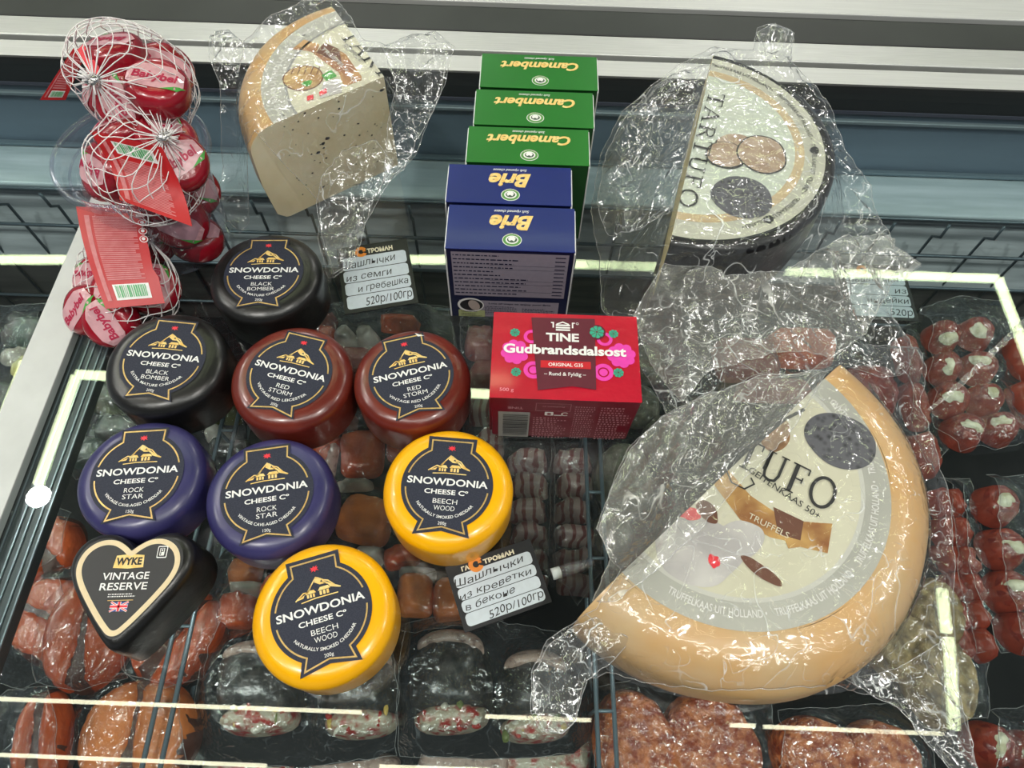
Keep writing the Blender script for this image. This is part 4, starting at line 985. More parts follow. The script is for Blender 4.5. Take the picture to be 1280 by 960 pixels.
def net_bag(t, c, rad, knot, n=15, seed=0, slack=.0, twist=1.0, r=.00036):
    """diamond netting from the clipped knot round the load and back"""
    c = np.array(c); k = np.array(knot); ax = c - k; L_ = np.linalg.norm(ax); ax = ax / L_; up = np.array([0, 0, 1.]); e1 = np.cross(ax, up); e1 /= np.linalg.norm(e1); e2 = np.cross(e1, ax)
    rn = np.random.RandomState(seed); ph = rn.uniform(0, 6, 6)
    def P(u, s):
        q = math.sin(PI * min(1, s) ** .72) ** .62 if 0 < s < 1 else 0
        rr = q * (1 + .07 * math.sin(2 * u + ph[0]) + .05 * math.sin(3 * u + ph[1] + 4 * s) + .03 * math.sin(7 * u + ph[3] + 9 * s)) + .03
        x = k + ax * (L_ + rad[2]) * s + e1 * math.cos(u) * rad[0] * rr + e2 * math.sin(u) * rad[1] * rr
        x = x + np.array([0, 0, -.010 * math.sin(PI * s)]); x[2] = max(x[2], .0012); return x
    mb = MB()
    for i in range(n):
        for sg in (1, -1):
            pts = [P(2 * PI * i / n + sg * (twist * s * PI * .72 + .07 * math.sin(s * 22 + i)), s) for s in np.linspace(.0, .985, 26)]
            tube(mb, pts, r, NETM, 4, cap=False)
    o = part('net', mb, t, smooth=True); o['kind'] = 'stuff'
    mb = MB(); tube(mb, [k - ax * .001 - e1 * .004, k - ax * .001 + e1 * .004], .0035, mat('metal_clip', (.6, .6, .6), .25, .9), 8); part('clip', mb, t, smooth=True)
    mb = MB(); r_ = random.Random(seed)
    for i in range(14):
        d = -ax * .007 + e1 * r_.uniform(-.006, .006) + e2 * r_.uniform(-.006, .006); tube(mb, [k, k + d * .6, k + d + np.array([0, 0, r_.uniform(-.003, .003)])], .0006, NETM, 4)
    o = part('net_tail', mb, t, smooth=True); o['kind'] = 'stuff'


def tag_card(t, P00, P10, P11, P01, bulge, name='tag', shape=None, bar='bottom', label=None, rows=30, flip=False):
    """bent card; corners as seen: 00 bottom-left, 10 bottom-right, 11 top-right, 01 top-left"""
    P00, P10, P11, P01 = map(np.array, (P00, P10, P11, P01)); nrm = np.cross(P10 - P00, P01 - P00); nrm = nrm / np.linalg.norm(nrm)
    if nrm[2] < 0 and not flip: nrm = -nrm
    def M(u, v):
        p = P00 * (1 - u) * (1 - v) + P10 * u * (1 - v) + P11 * u * v + P01 * (1 - u) * v + nrm * bulge * math.sin(PI * v) ; return p, nrm
    N_ = 12; mb = MB(); sh = shape or (lambda v: (0, 1)); vs = []
    for j in range(N_ + 1):
        v = j / N_; a_, b_ = sh(v)
        for i in range(5):
            u = a_ + (b_ - a_) * i / 4; p, _ = M(u, v); vs.append(p)
    f = [(j * 5 + i, j * 5 + i + 1, j * 5 + 6 + i, j * 5 + 5 + i) for j in range(N_) for i in range(4)]
    k = len(vs); vs2 = vs + [p - nrm * .0004 for p in vs]; mb.add(vs2, f + [tuple(reversed([a_ + k for a_ in q])) for q in f] + [(i, i + 1, i + 1 + k, i + k) for i in range(4)] + [(j * 5, (j + 1) * 5, (j + 1) * 5 + k, j * 5 + k) for j in range(N_)] + [(j * 5 + 4, (j + 1) * 5 + 4, (j + 1) * 5 + 4 + k, j * 5 + 4 + k) for j in range(N_)], TAGR)
    o = part(name, mb, t, smooth=30, label=label)
    pad = Pad(M); pad.l = .0003; pad.maxlen = .16
    y0, y1 = (.24, .90) if bar == 'bottom' else (.06, .70)
    for i in range(rows):
        v = y0 + (y1 - y0) * i / rows; r_ = random.Random(i); e = .80 - .06 * (r_.random() < .3)
        pad.rect(.20, v, e, v + (y1 - y0) / rows * .62, TAGP, 1)
    pad.rect(.09, .06, .16, .90, TAGP, 1)
    by = (.06, .2) if bar == 'bottom' else (.76, .92)
    pad.rect(.24, by[0], .82, by[1], WHITE, 1); r_ = random.Random(2); x = .28
    while x < .78: w_ = r_.choice((.008, .014, .022)); pad.rect(x, by[0] + .02, x + w_, by[1] - .012, BCG, 2); x += w_ + r_.choice((.008, .014, .02))
    if bar == 'bottom':
        for v in (.83, .73, .64): pad.disc(.885, v, .062, WHITE, 1, ry=.038); pad.disc(.885, v, .05, TAGR, 2, ry=.03); pad.disc(.885, v, .026, WHITE, 3, ry=.018)
        pad.rect(.80, .90, .92, .93, WHITE, 1)
    part('print', pad.mb, o)
    return o


# tub
TC = at(228, 300, 0); t = thing('plastic_tub', (TC[0], TC[1], 0), 'clear round plastic tub holding little red cheeses, under the net bags', 'container')
prof = [(0, .0004), (.036, .0004), (.0385, .003), (.041, .03), (.0445, .075), (.0455, .082), (.0475, .088), (.049, .0925), (.0515, .0935), (.053, .092), (.0532, .088)]
mb = MB(); lathe(mb, TC[0], TC[1], prof, TUBM, n=64, fn=lambda a_, r, z: 1 + .012 * math.sin(2 * a_)); part('tub_wall', mb, t, smooth=True)
mb = MB(); lathe(mb, TC[0], TC[1], [(.0515 + .0013 * math.cos(q), .0935 + .0013 * math.sin(q)) for q in np.linspace(0, 2 * PI, 9)], TUBM, n=64); part('rim', mb, t, smooth=True)
mb = MB(); lathe(mb, TC[0], TC[1], [(.0455 + .0010 * math.cos(q), .082 + .0010 * math.sin(q)) for q in np.linspace(0, 2 * PI, 7)], TUBM, n=64); part('step_ring', mb, t, smooth=True)
for i, (dx, dy, z, tx, ty) in enumerate(((-.017, -.012, .014, .2, .1), (.019, -.010, .014, -.2, .3), (.002, .020, .015, .4, 0), (-.014, -.017, .040, .9, -.5), (.018, -.015, .040, 1.0, .6), (-.018, .012, .040, -.3, -.4), (.020, .014, .041, .2, .6), (.016, -.012, .066, .8, .4))):
    o = thing('red_mini_cheese', (TC[0] + dx, TC[1] + dy, z - .012), 'little red wax-coated cheese loose inside the clear round tub', 'cheese', 'little red cheeses in the tub')
    m_ = mini(o, (TC[0] + dx, TC[1] + dy, z), (tx, ty), name='wax', word=False, leaf=i % 2 == 0)
    m_.data.name = 'wax'

# top net bag
c = at(170, 92, .135); t = thing('net_bag_of_cheeses', (c[0], c[1], .105), 'uppermost white net bag of little red cheeses, clip and red tag at its left', 'cheese')
for px, py, z, tl, rz in ((146, 72, .138, (-.25, -.15), PI - .2), (198, 112, .136, (.1, .25), .05), (160, 130, .124, (.6, -.2), 2.0), (205, 92, .120, (.3, .5), 0), (135, 108, .126, (.3, -.8), .8), (172, 86, .122, (-.2, 0), 1)):
    q = at(px, py, z); mini(t, q, tl, rz=rz, R_=.0200)
net_bag(t, at(172, 88, .134), (.040, .038, .036), at(118, 100, .152), n=18, seed=3)
tag_card(t, at(50, 125, .095), at(82, 125, .093), at(108, 66, .128), at(92, 60, .130), .0, rows=14)
pad = Pad(plane_map(at(110, 76, .147), (at(122, 90, .147) - at(98, 60, .147)), (0, 0, 1))); 
mb = MB(); q = [at(97, 62, .148), at(104, 55, .150), at(124, 84, .148), at(122, 93, .146), at(110, 88, .146)]; mb.add(q, [(0, 1, 2, 3, 4)], REDINK); oo = part('red_tab', mb, t)
# second net bag, in the tub mouth
c = at(180, 200, .10); t = thing('net_bag_of_cheeses', (c[0], c[1], .085), 'middle white net bag of little red cheeses, sunk in the mouth of the tub', 'cheese')
for px, py, z, tl, rz in ((158, 168, .112, (-.3, -.3), .5), (208, 178, .110, (.1, .5), 2), (222, 205, .104, (.5, .5), 1), (135, 215, .098, (.5, -.7), 2.4), (180, 210, .1, (.2, 0), .3)):
    mini(t, at(px, py, z), tl, rz=rz, R_=.020)
net_bag(t, at(168, 200, .104), (.040, .034, .036), at(204, 172, .128), n=16, seed=8)
tag_card(t, at(150, 250, .105), at(240, 283, .098), at(202, 184, .128), at(112, 163, .128), -.006, bar='top', rows=26)
# lowest net bag on the glass
c = at(130, 385, .0); t = thing('net_bag_of_cheeses', (c[0], c[1], 0), 'lowest white net bag of little red cheeses, a large red tag lying over it', 'cheese')
for px, py, z, tl, rz in ((112, 388, .014, (.5, -.5), .6), (140, 402, .014, (.7, .1), 2.2), (150, 365, .020, (.3, .2), 1), (192, 362, .018, (.2, .6), 1.9), (125, 350, .018, (.3, -.4), 2.9)):
    mini(t, at(px, py, z), tl, rz=rz, R_=.019)
net_bag(t, at(136, 372, .020), (.041, .026, .030), at(186, 300, .040), n=16, seed=5)
tag_card(t, at(132, 386, .040), at(206, 379, .040), at(188, 262, .062), at(95, 258, .060), .006, shape=lambda v: (.0, 1 - .06 * (v > .3) - .14 * max(0, v - .55) / .45), rows=34)

# ------------------------------------------------------------------ price tags under the glass
def price_tag(P, words, label, clipx=None):
    """corners TL, TR, BR, BL as 3D"""
    P = [np.array(p) for p in P]; t = thing('price_tag', tuple(sum(P) / 4), label, 'price tag')
    ex = P[2] - P[3]; ey = P[0] - P[3]; W_, H_ = np.linalg.norm(ex), np.linalg.norm(ey); ex = ex / W_; ey = ey - ex * (ey @ ex); ey /= np.linalg.norm(ey); n = np.cross(ex, ey)
    mb = MB(); q = [P[3], P[3] + ex * W_, P[3] + ex * W_ + ey * H_, P[3] + ey * H_]; mb.add(q + [p - n * .0012 for p in q], [(0, 1, 2, 3), (7, 6, 5, 4), (0, 4, 5, 1), (1, 5, 6, 2), (2, 6, 7, 3), (3, 7, 4, 0)], mat('tag_black', (.008, .009, .012), .35, var=.1)); part('card', mb, t)
    pad = Pad(plane_map(P[3], ex, ey)); PAPER = flat('tag_paper', (.55, .62, .68)); ys = [(.055, .245), (.255, .435), (.445, .62), (.63, .825)]
    for y0, y1 in ys: pad.rrect(W_ * .05, H_ * y0, W_ * .95, H_ * y1, .0025, PAPER, 1)
    part('paper_strip', pad.mb, t)
    pad = Pad(plane_map(P[3], ex, ey))
    for (s_, x0, x1, y, hh) in words: pad.text(s_, (x0 + x1) / 2 * W_, y * H_, width=(x1 - x0) * W_, h=hh * H_, m=INK, bold=.0, shear=.2, jitter=.0005, lift=2, rot=.03)
    pad.text('\u0413\u0410', .21 * W_, .855 * H_, width=.09 * W_, h=.065 * H_, m=CREAM, bold=.05); pad.text('\u0422\u0420\u041e\u041c\u0410\u041d', .60 * W_, .855 * H_, width=.36 * W_, h=.065 * H_, m=CREAM, bold=.05)
    ORG = flat('orange_ink', (.75, .25, .03)); pad.ring(.335 * W_, .89 * H_, .002, .0048, ORG, 2, a0=.5, a1=5.8); pad.rect(.36 * W_, .89 * H_, .40 * W_, .925 * H_, ORG, 2); part('lettering', pad.mb, t)
    if clipx:
        mb = MB(); c0, c1 = map(np.array, clipx); tube(mb, [c0, c0 * .6 + c1 * .4, c1], [.003, .004, .0022], TUBM, 8); part('clear_clip', mb, t, smooth=True)
        mb = MB(); tube(mb, [c0, c0 * .8 + c1 * .2], .0038, mat('clip_white', (.5, .55, .55), .4), 8); part('clip_end', mb, t, smooth=True)
    return t


z = .0022
price_tag([at(421, 311, z + .004), at(508, 298, z + .004), at(523, 378, z), at(431, 393, z)], [('\u0428\u0430\u0448\u043b\u044b\u0447\u043a\u0438', .04, .80, .672, .11), ('\u0438\u0437 \u0441\u0435\u043c\u0433\u0438', .08, .72, .475, .10), ('\u0438 \u0433\u0440\u0435\u0431\u0435\u0448\u043a\u0430', .22, .92, .30, .10), ('520\u0440/100\u0433\u0440', .30, .94, .09, .12)], 'black handwritten price tag between the rear black waxed cheese and the blue cartons', (at(452, 298, z + .003), at(449, 276, z + .003)))
price_tag([at(563, 707, z + .004), at(664, 672, z + .004), at(690, 752, z), at(581, 791, z)], [('\u0428\u0430\u0448\u043b\u044b\u0447\u043a\u0438', .04, .86, .672, .11), ('\u0438\u0437 \u043a\u0440\u0435\u0432\u0435\u0442\u043a\u0438', .05, .90, .475, .10), ('\u0432 \u0431\u0435\u043a\u043e\u043d\u0435', .08, .66, .30, .10), ('520\u0440/100\u0433\u0440', .30, .94, .09, .12)], 'black handwritten price tag below the rear yellow waxed cheese', (at(690, 718, z + .002), at(742, 702, z + .002)))
z = -.055
price_tag([at(1062, 330, z), at(1152, 326, z), at(1149, 402, z), at(1064, 398, z)], [('\u0428\u0430\u0448\u043b\u044b\u0447\u043a\u0438', .04, .86, .672, .11), ('\u0438\u0437', .75, .93, .475, .10), ('\u0438\u043d\u0434\u0435\u0439\u043a\u0438', .3, .93, .30, .10), ('520\u0440', .6, .94, .09, .12)], 'black price tag half hidden by the bag tail, left of the tomato rolls')

# ------------------------------------------------------------------ food under the glass
SAL = mat('salmon_flesh', (.74, .12, .020), .35, col2=(.42, .050, .008), vscale=60, bump=.7, bscale=60, coat=.55, wet=True, croma=.17, bdist=.004, ramp=(.35, .7), stretch=(1, .45, 1)); SALL = mat('salmon_pale', (.85, .25, .06), .35, col2=(.58, .16, .045), vscale=60, bump=.6, bscale=80, coat=.55, wet=True, croma=.17, bdist=.003, stretch=(.5, 1, 1))
SKIN = mat('fish_skin', (.016, .018, .018), .3, col2=(.055, .05, .048), vscale=140, coat=.55, wet=True, croma=.17, bump=.4, bscale=250); SKINP = mat('fish_skin_pale', (.50, .36, .30), .4, col2=(.14, .07, .06), vscale=190, coat=.4, wet=True, croma=.17, ramp=(.5, .75)); BLOOD = mat('dark_seam', (.085, .025, .015), .4)
FILL = mat('fish_filling', (.55, .48, .36), .4, col2=(.42, .03, .02), vscale=130, ramp=(.45, .62), coat=.55, wet=True, croma=.17, bump=.6, bscale=200, bdist=.002); DGRN = mat('dark_green_sprat', (.018, .05, .035), .4, col2=(.03, .02, .02), vscale=60, coat=.4, wet=True, croma=.17)
TOM = mat('tomato_roll', (.30, .030, .012), .3, col2=(.16, .012, .008), vscale=90, coat=.55, wet=True, croma=.17, bump=.4, bscale=150, bdist=.002); TOML = mat('tomato_rim', (.34, .045, .02), .35, var=.3, vscale=80, coat=.4, wet=True, croma=.17); FETA = mat('white_cheese', (.85, .82, .66), .5, col2=(.50, .46, .30), vscale=120, bump=.4)
MINCE = mat('salmon_mince', (.68, .20, .06), .35, col2=(.32, .05, .012), vscale=130, coat=.5, wet=True, croma=.17, bump=1, bscale=240, bdist=.003, ramp=(.4, .6)); PATTY = mat('grey_patty', (.17, .16, .12), .5, col2=(.09, .09, .06), vscale=120, bump=.7, bscale=160, bdist=.002); TANP = mat('tan_patty', (.46, .32, .14), .5, col2=(.13, .08, .03), vscale=110, bump=.7, bscale=160, bdist=.002, coat=.3)
BACON = mat('bacon', (.34, .24, .22), .4, col2=(.16, .030, .025), kind='wave', vscale=38, coat=.4, wet=True, croma=.17, bump=.3, bscale=100, ramp=(.55, .8)); SCAL = mat('scallop', (.52, .48, .42), .35, var=.15, vscale=60, coat=.55, wet=True, croma=.17, sss=.1); TRAY = mat('black_tray', (.010, .011, .013), .5, spec=.15); LEMON = mat('lemon', (.55, .45, .03), .4, col2=(.7, .65, .3), vscale=60)
OLIV = mat('olive_marinade', (.10, .10, .02), .35, col2=(.035, .05, .03), vscale=40, coat=.55, wet=True, croma=.17); PINKM = mat('pink_meat', (.33, .12, .10), .4, col2=(.24, .05, .04), vscale=70, coat=.55, wet=True, croma=.17)

REDF = mat('filling_red', (.40, .03, .02), .35); YELF = mat('filling_yellow', (.60, .42, .10), .35); WHF = mat('filling_white', (.70, .66, .56), .35); GRF = mat('filling_green', (.16, .20, .05), .35)

def A(px, py, z): return at(px, py, z)[:2]


def ppoly(pts, z, it=2): return [tuple(p[:2]) for p in smooth_poly([at(x, y, z) for x, y in pts], it)]


def s2(w_px, z, py):  # pixels to metres near row py
    return float(np.linalg.norm(at(640 + w_px, py, z) - at(640, py, z)))


def pouch(t, outline, z, hs, seed, m=None, crump=.006, res=.005, freq=42):
    """film draped over the food footprints hs = [(poly, z0, h)]"""
    def env(x, y):
        e = np.full(len(x), z - .01)
        for P, z0, h in hs:
            P = np.array(P)[:, :2]; i = inside(P, x, y); d = edge_dist(P, x, y); e = np.maximum(e, np.where(i, z0 + h + .0005, z0 + h - 1.6 * d))
        return e
    return film('pouch', t, [(x, y, z) for x, y in outline], m or POUCH, env, res=res, crump=crump, tight=.0020, freq=freq, seed=seed, wob=.001, lift=.001, seam=.00025)


def salmon_pack(steaks, outline, z, seed, label, group=None):
    c = at(steaks[0][0], steaks[0][1], z); t = thing('salmon_pack', tuple(c), label, 'fish', group); hs = []
    mb = MB(); O = ppoly(outline, z - .004, 1); mb.add([(x, y, z - .004) for x, y in O], [tuple(range(len(O)))], TRAY); part('backing', mb, t)
    for k, (px, py, w_, h_, ang) in enumerate(steaks):
        c = A(px, py, z + .02); rx = s2(w_, z, py) / 2; ry = rx * h_ / w_ * 1.03; a_ = math.radians(ang)
        P = ell(c[0], c[1], rx, ry, a_, 30, .08, seed + k); mb = MB(); pillow(mb, P, z, .020, .006, BLOOD, res=.006); part('skin', mb, t, smooth=True)
        ex = np.array([math.cos(a_), math.sin(a_)]); ey = np.array([-ex[1], ex[0]])
        for sg in (1, -1):
            Q = [(c[0] + ex[0] * x * rx + ey[0] * y * ry, c[1] + ex[1] * x * rx + ey[1] * y * ry) for x, y in [(sg * p[0], p[1]) for p in ((-.03, .96), (.45, .92), (.88, .55), (1.0, 0), (.88, -.55), (.5, -.92), (.14, -.98), (.03, -.5), (-.05, -.1), (-.05, .4))]]
            Q = [tuple(q) for q in smooth_poly(Q, 2)]; mb = MB(); pillow(mb, Q, z + .006, .018, .008, SAL if (k + seed) % 3 else SALL, res=.004, nz=.0012, nf=70, seed=seed + k); part('flesh', mb, t, smooth=True)
            hs.append((Q, z + .006, .018))
    pouch(t, outline, z, hs, seed)
    return t


GS = 'vacuum-packed salmon steaks'
Z = -.12
salmon_pack([(62, 772, 100, 118, 70)], [(0, 730), (30, 700), (90, 712), (108, 770), (92, 840), (30, 862), (-20, 850), (-20, 760)], Z, 1, 'salmon steak pack at the left frame edge, left of the heart-shaped cheese tip')
salmon_pack([(52, 682, 82, 84, 40)], [(15, 640), (60, 632), (104, 650), (100, 700), (60, 728), (10, 722)], Z - .01, 2, 'small salmon steak pack half behind the dark channel, left of the heart-shaped cheese')
salmon_pack([(104, 788, 104, 134, 8)], [(60, 715), (120, 700), (170, 735), (168, 850), (120, 868), (62, 856), (48, 790)], Z + .006, 4, 'salmon steak pack directly below the heart-shaped cheese')
salmon_pack([(218, 795, 92, 120, -30)], [(170, 740), (210, 708), (285, 700), (290, 780), (262, 850), (205, 872), (168, 840)], Z, 7, 'salmon steak pack right of the heart-shaped cheese tip, beside the wire divider')
salmon_pack([(165, 918, 138, 130, 4)], [(88, 880), (110, 856), (165, 845), (240, 862), (246, 930), (250, 1000), (80, 1000)], Z, 9, 'largest salmon steak pack at the bottom left corner')
salmon_pack([(44, 925, 66, 116, 12)], [(-10, 880), (10, 862), (82, 862), (96, 900), (90, 1000), (-20, 1000)], Z, 10, 'narrow salmon steak pack seen edge on in the bottom left corner')

# salmon and fish skewers in the middle
def chunk(t, name, px, py, w_, h_, z, m, ang=0, hh=.018, seed=0, e=.006):
    c = A(px, py, z + hh); rx = s2(w_, z, py) / 2; ry = rx * h_ / w_
    a_ = math.radians(ang); ca, sa = math.cos(a_), math.sin(a_); r = random.Random(seed)
    Q = [(x * rx * r.uniform(.85, 1.1), y * ry * r.uniform(.85, 1.1)) for x, y in ((-1, -1), (0, -1.06), (1, -1), (1.06, 0), (1, 1), (0, 1.05), (-1, 1), (-1.05, 0))]
    P = [tuple(p) for p in smooth_poly([(c[0] + x * ca - y * sa, c[1] + x * sa + y * ca) for x, y in Q], 2)]
    if name in ('patty', 'scallop', 'lemon_slice'): P = ell(c[0], c[1], rx, ry, a_, 28, .05, seed)
    mb = MB(); pillow(mb, P, z, hh, e, m, res=.005, nz=.001, nf=80, seed=seed); part(name, mb, t, smooth=True)
    return (P, z, hh)


def mixed_pack(name, label, cat, outline, z, items, seed, group=None, tray=True, **k):
    px = sum(p[0] for p in outline) / len(outline); py = sum(p[1] for p in outline) / len(outline)
    t = thing(name, tuple(at(px, py, z)), label, cat, group)
    if tray: mb = MB(); O = ppoly(outline, z - .003, 1); mb.add([(x, y, z - .003) for x, y in O], [tuple(range(len(O)))], TRAY); part('backing', mb, t)
    hs = [chunk(t, *it[:5], z if len(it) < 9 else it[8], it[5], it[6] if len(it) > 6 else 0, it[7] if len(it) > 7 else .018, seed + i) for i, it in enumerate(items)]
    pouch(t, outline, z, hs, seed, **k)
    return t


mixed_pack('skewer_pack', 'pack of salmon and onion skewers between the front blue and rear yellow waxed cheeses', 'fish', [(400, 520), (480, 510), (540, 560), (560, 640), (560, 720), (480, 740), (420, 720), (405, 640)], Z,
           [('salmon_cube', 448, 560, 54, 56, SAL, 5), ('salmon_cube', 452, 642, 64, 64, SALL, -8), ('onion_piece', 440, 600, 46, 16, SCAL, 5, .014), ('onion_piece', 458, 690, 40, 26, SCAL, 0, .016), ('salmon_cube', 500, 690, 46, 30, SAL, 10), ('fish_piece', 505, 640, 32, 44, PATTY, 0), ('salmon_cube', 500, 545, 36, 50, SAL, 0), ('fish_piece', 408, 580, 16, 70, SKINP, 0, .012), ('salmon_cube', 396, 548, 40, 40, SAL), ('onion_piece', 520, 712, 50, 20, SCAL)], 41)
mixed_pack('skewer_pack', 'pack of two pale orange salmon cubes left of the lower price tag', 'fish', [(470, 710), (600, 700), (612, 780), (520, 792), (470, 780)], Z + .004,
           [('salmon_cube', 516, 738, 46, 52, SALL), ('salmon_cube', 562, 744, 44, 54, SALL, 4), ('salmon_cube', 594, 748, 26, 54, SAL)], 43)
mixed_pack('skewer_pack', 'pack of salmon cubes between the wire divider and the nearer yellow waxed cheese', 'fish', [(270, 680), (340, 670), (345, 770), (300, 812), (256, 800)], Z,
           [('salmon_cube', 300, 712, 40, 40, SALL), ('onion_piece', 305, 730, 46, 18, SCAL), ('salmon_cube', 290, 758, 46, 44, SAL), ('salmon_cube', 336, 742, 34, 60, SAL)], 45)
mixed_pack('skewer_pack', 'pack with scallops and salmon just below the upper price tag', 'fish', [(385, 385), (470, 372), (560, 385), (575, 450), (520, 470), (400, 470)], Z,
           [('scallop', 428, 412, 30, 30, SCAL, 0, .022), ('scallop', 456, 412, 30, 30, SCAL, 0, .022), ('salmon_cube', 406, 418, 26, 36, SAL), ('salmon_cube', 498, 396, 50, 20, SAL), ('salmon_cube', 430, 440, 60, 26, PINKM), ('salmon_cube', 400, 392, 30, 20, PINKM)], 47)
mixed_pack('skewer_pack', 'pack of salmon behind the dark red waxed cheeses, above the front blue one', 'fish', [(380, 470), (450, 455), (460, 540), (400, 580), (372, 560)], Z - .004,
           [('salmon_cube', 420, 520, 50, 26, PINKM), ('onion_piece', 440, 540, 24, 20, SCAL), ('salmon_cube', 400, 548, 40, 30, SAL)], 49)
GB = 'bacon-wrapped skewers'
mixed_pack('skewer_pack', 'bacon-wrapped meat pack left of the pink-red block, behind the rear yellow cheese', 'meat', [(575, 395), (622, 395), (622, 540), (640, 570), (580, 560)], Z,
           [('bacon_roll', 600, 418, 36, 40, PINKM, 0, .022), ('bacon_roll', 603, 458, 34, 38, PINKM, 0, .022), ('bacon_roll', 604, 500, 34, 40, BACON, 0, .022), ('bacon_roll', 612, 545, 34, 36, BACON, 0, .02)], 51)
for k_, (x0, lb) in enumerate(((642, 'left column of bacon-wrapped shrimp packs below the pink-red block'), (700, 'right column of bacon-wrapped shrimp packs below the pink-red block, by the divider'))):
    mixed_pack('skewer_pack', lb, 'meat', [(x0 - 12, 548), (x0 + 50, 548), (x0 + 50, 720), (x0 + 20, 760), (x0 - 16, 720)], Z, [('bacon_roll', x0 + 18 + (i % 2) * 3, 568 + i * 31, 46, 28, BACON, 4 * (-1) ** i, .022) for i in range(6)], 53 + k_)
mixed_pack('vegetable_pack', 'dark green marinated vegetable pack between the black and left blue waxed cheeses', 'vegetables', [(95, 455), (180, 440), (225, 520), (180, 590), (95, 600), (70, 540)], Z,
           [('green_piece', 120, 490, 60, 34, OLIV), ('green_piece', 150, 530, 70, 40, DGRN), ('green_piece', 100, 560, 60, 40, DGRN, 0, .012), ('green_piece', 170, 480, 40, 30, DGRN)], 61)
mixed_pack('vegetable_pack', 'green olive pack glimpsed between black, dark red and blue waxed cheeses', 'vegetables', [(235, 480), (300, 470), (312, 560), (300, 600), (250, 590), (225, 540)], Z,
           [('green_piece', 278, 508, 40, 26, OLIV), ('white_piece', 264, 534, 26, 20, SCAL), ('green_piece', 280, 552, 50, 26, DGRN, 0, .012), ('green_piece', 250, 510, 26, 30, DGRN)], 63)
mixed_pack('patty_pack', 'grey-green round patties seen through bag edge right of the pink-red block', 'meat', [(752, 500), (830, 410), (900, 470), (850, 620), (790, 700), (748, 660)], Z,
           [('patty', 812, 448, 46, 52, PATTY), ('patty', 800, 500, 56, 56, PATTY), ('patty', 782, 590, 74, 92, PATTY, 10, .02), ('patty', 836, 540, 60, 60, PATTY), ('patty', 770, 660, 50, 60, PATTY)], 65)
mixed_pack('meat_pack', 'reddish meat pack seen through the bag between the two cheese halves', 'meat', [(890, 395), (1060, 385), (1090, 440), (1060, 500), (900, 500)], Z, [('meat_piece', 935, 440, 80, 60, PINKM), ('meat_piece', 1010, 425, 80, 50, SAL), ('meat_piece', 1090, 480, 70, 60, TOM), ('meat_piece', 970, 480, 90, 30, PINKM)], 67)


def stuffed_fish(outline, z, rolls, seed, label):
    px = sum(p[0] for p in outline) / len(outline); py = sum(p[1] for p in outline) / len(outline); t = thing('stuffed_fish_pack', tuple(at(px, py, z)), label, 'fish', None); hs = []
    mb = MB(); O = ppoly(outline, z - .003, 1); mb.add([(x, y, z - .003) for x, y in O], [tuple(range(len(O)))], TRAY); part('backing', mb, t)
    for i, (cx, top, bot, w_, light) in enumerate(rolls):
        Q = ppoly([(cx - w_ / 2, bot), (cx - w_ / 2, (top + bot) / 2), (cx - w_ * .42, top + 12), (cx, top - 6), (cx + w_ * .42, top + 12), (cx + w_ / 2, (top + bot) / 2), (cx + w_ / 2, bot), (cx, bot + 14)], z + .02, 2)
        mb = MB(); pillow(mb, Q, z, .028, .022, SKIN, res=.006, nz=.001, seed=seed); part('fish_skin', mb, t, smooth=True); hs.append((Q, z, .026))
        Q = ppoly([(cx - w_ * .42, top + 26), (cx - w_ * .36, top + 4), (cx, top - 6), (cx + w_ * .36, top + 4), (cx + w_ * .42, top + 34), (cx + w_ * .2, top + 26), (cx, top + 24), (cx - w_ * .2, top + 26)], z + .024, 2); mb = MB(); pillow(mb, Q, z + .012, .015, .012, SKINP, res=.005, seed=seed); part('pale_back', mb, t, smooth=True)
        Q = ppoly([(cx - w_ * .5, bot + 4), (cx - w_ * .25, bot - 20), (cx + w_ * .25, bot - 24), (cx + w_ * .5, bot - 8), (cx + w_ * .38, bot + 20), (cx - w_ * .3, bot + 26)], z + .024, 2); mb = MB(); pillow(mb, Q, z + .004, .025, .010, FILL, res=.004, nz=.002, nf=120, seed=seed); fo = part('filling', mb, t, smooth=True); hs.append((Q, z + .004, .027))
        r = random.Random(seed + i); mb = MB()
        for k in range(16):
            c = at(cx + w_ * r.uniform(-.38, .36), bot + r.uniform(-13, 16), z + .026); P = ell(c[0], c[1], r.uniform(.002, .0042), r.uniform(.0015, .003), r.uniform(0, 3), 10, .2, k); pillow(mb, P, z + .0255, .0035, .002, r.choice((REDF, REDF, YELF, WHF, WHF, GRF)), res=.002)
        pc = part('filling_pieces', mb, fo, smooth=True); pc['kind'] = 'stuff'
    pouch(t, outline, z, hs, seed)


stuffed_fish([(270, 770), (340, 760), (490, 790), (505, 870), (498, 945), (380, 960), (230, 955), (225, 920), (255, 850)], Z, [(316, 800, 896, 112, 1), (446, 800, 900, 104, 1)], 71, 'pack of two stuffed dark-skinned fish pieces beneath the nearest yellow waxed cheese')
stuffed_fish([(508, 780), (570, 770), (700, 790), (745, 860), (742, 940), (640, 950), (500, 945), (500, 870)], Z, [(562, 786, 894, 108, 1), (670, 812, 905, 100, 1)], 73, 'pack of two stuffed dark-skinned fish pieces left of the long bag tail')
mixed_pack('stuffed_fish_pack', 'row of stuffed fish ends along the bottom edge, below the two larger packs', 'fish', [(250, 940), (500, 925), (745, 925), (745, 1010), (240, 1010)], Z - .03, [('fish_end', 300, 960, 110, 50, FILL), ('fish_end', 440, 965, 110, 50, SKINP), ('fish_end', 580, 950, 120, 50, SKINP), ('fish_end', 690, 948, 110, 50, FILL)], 75)

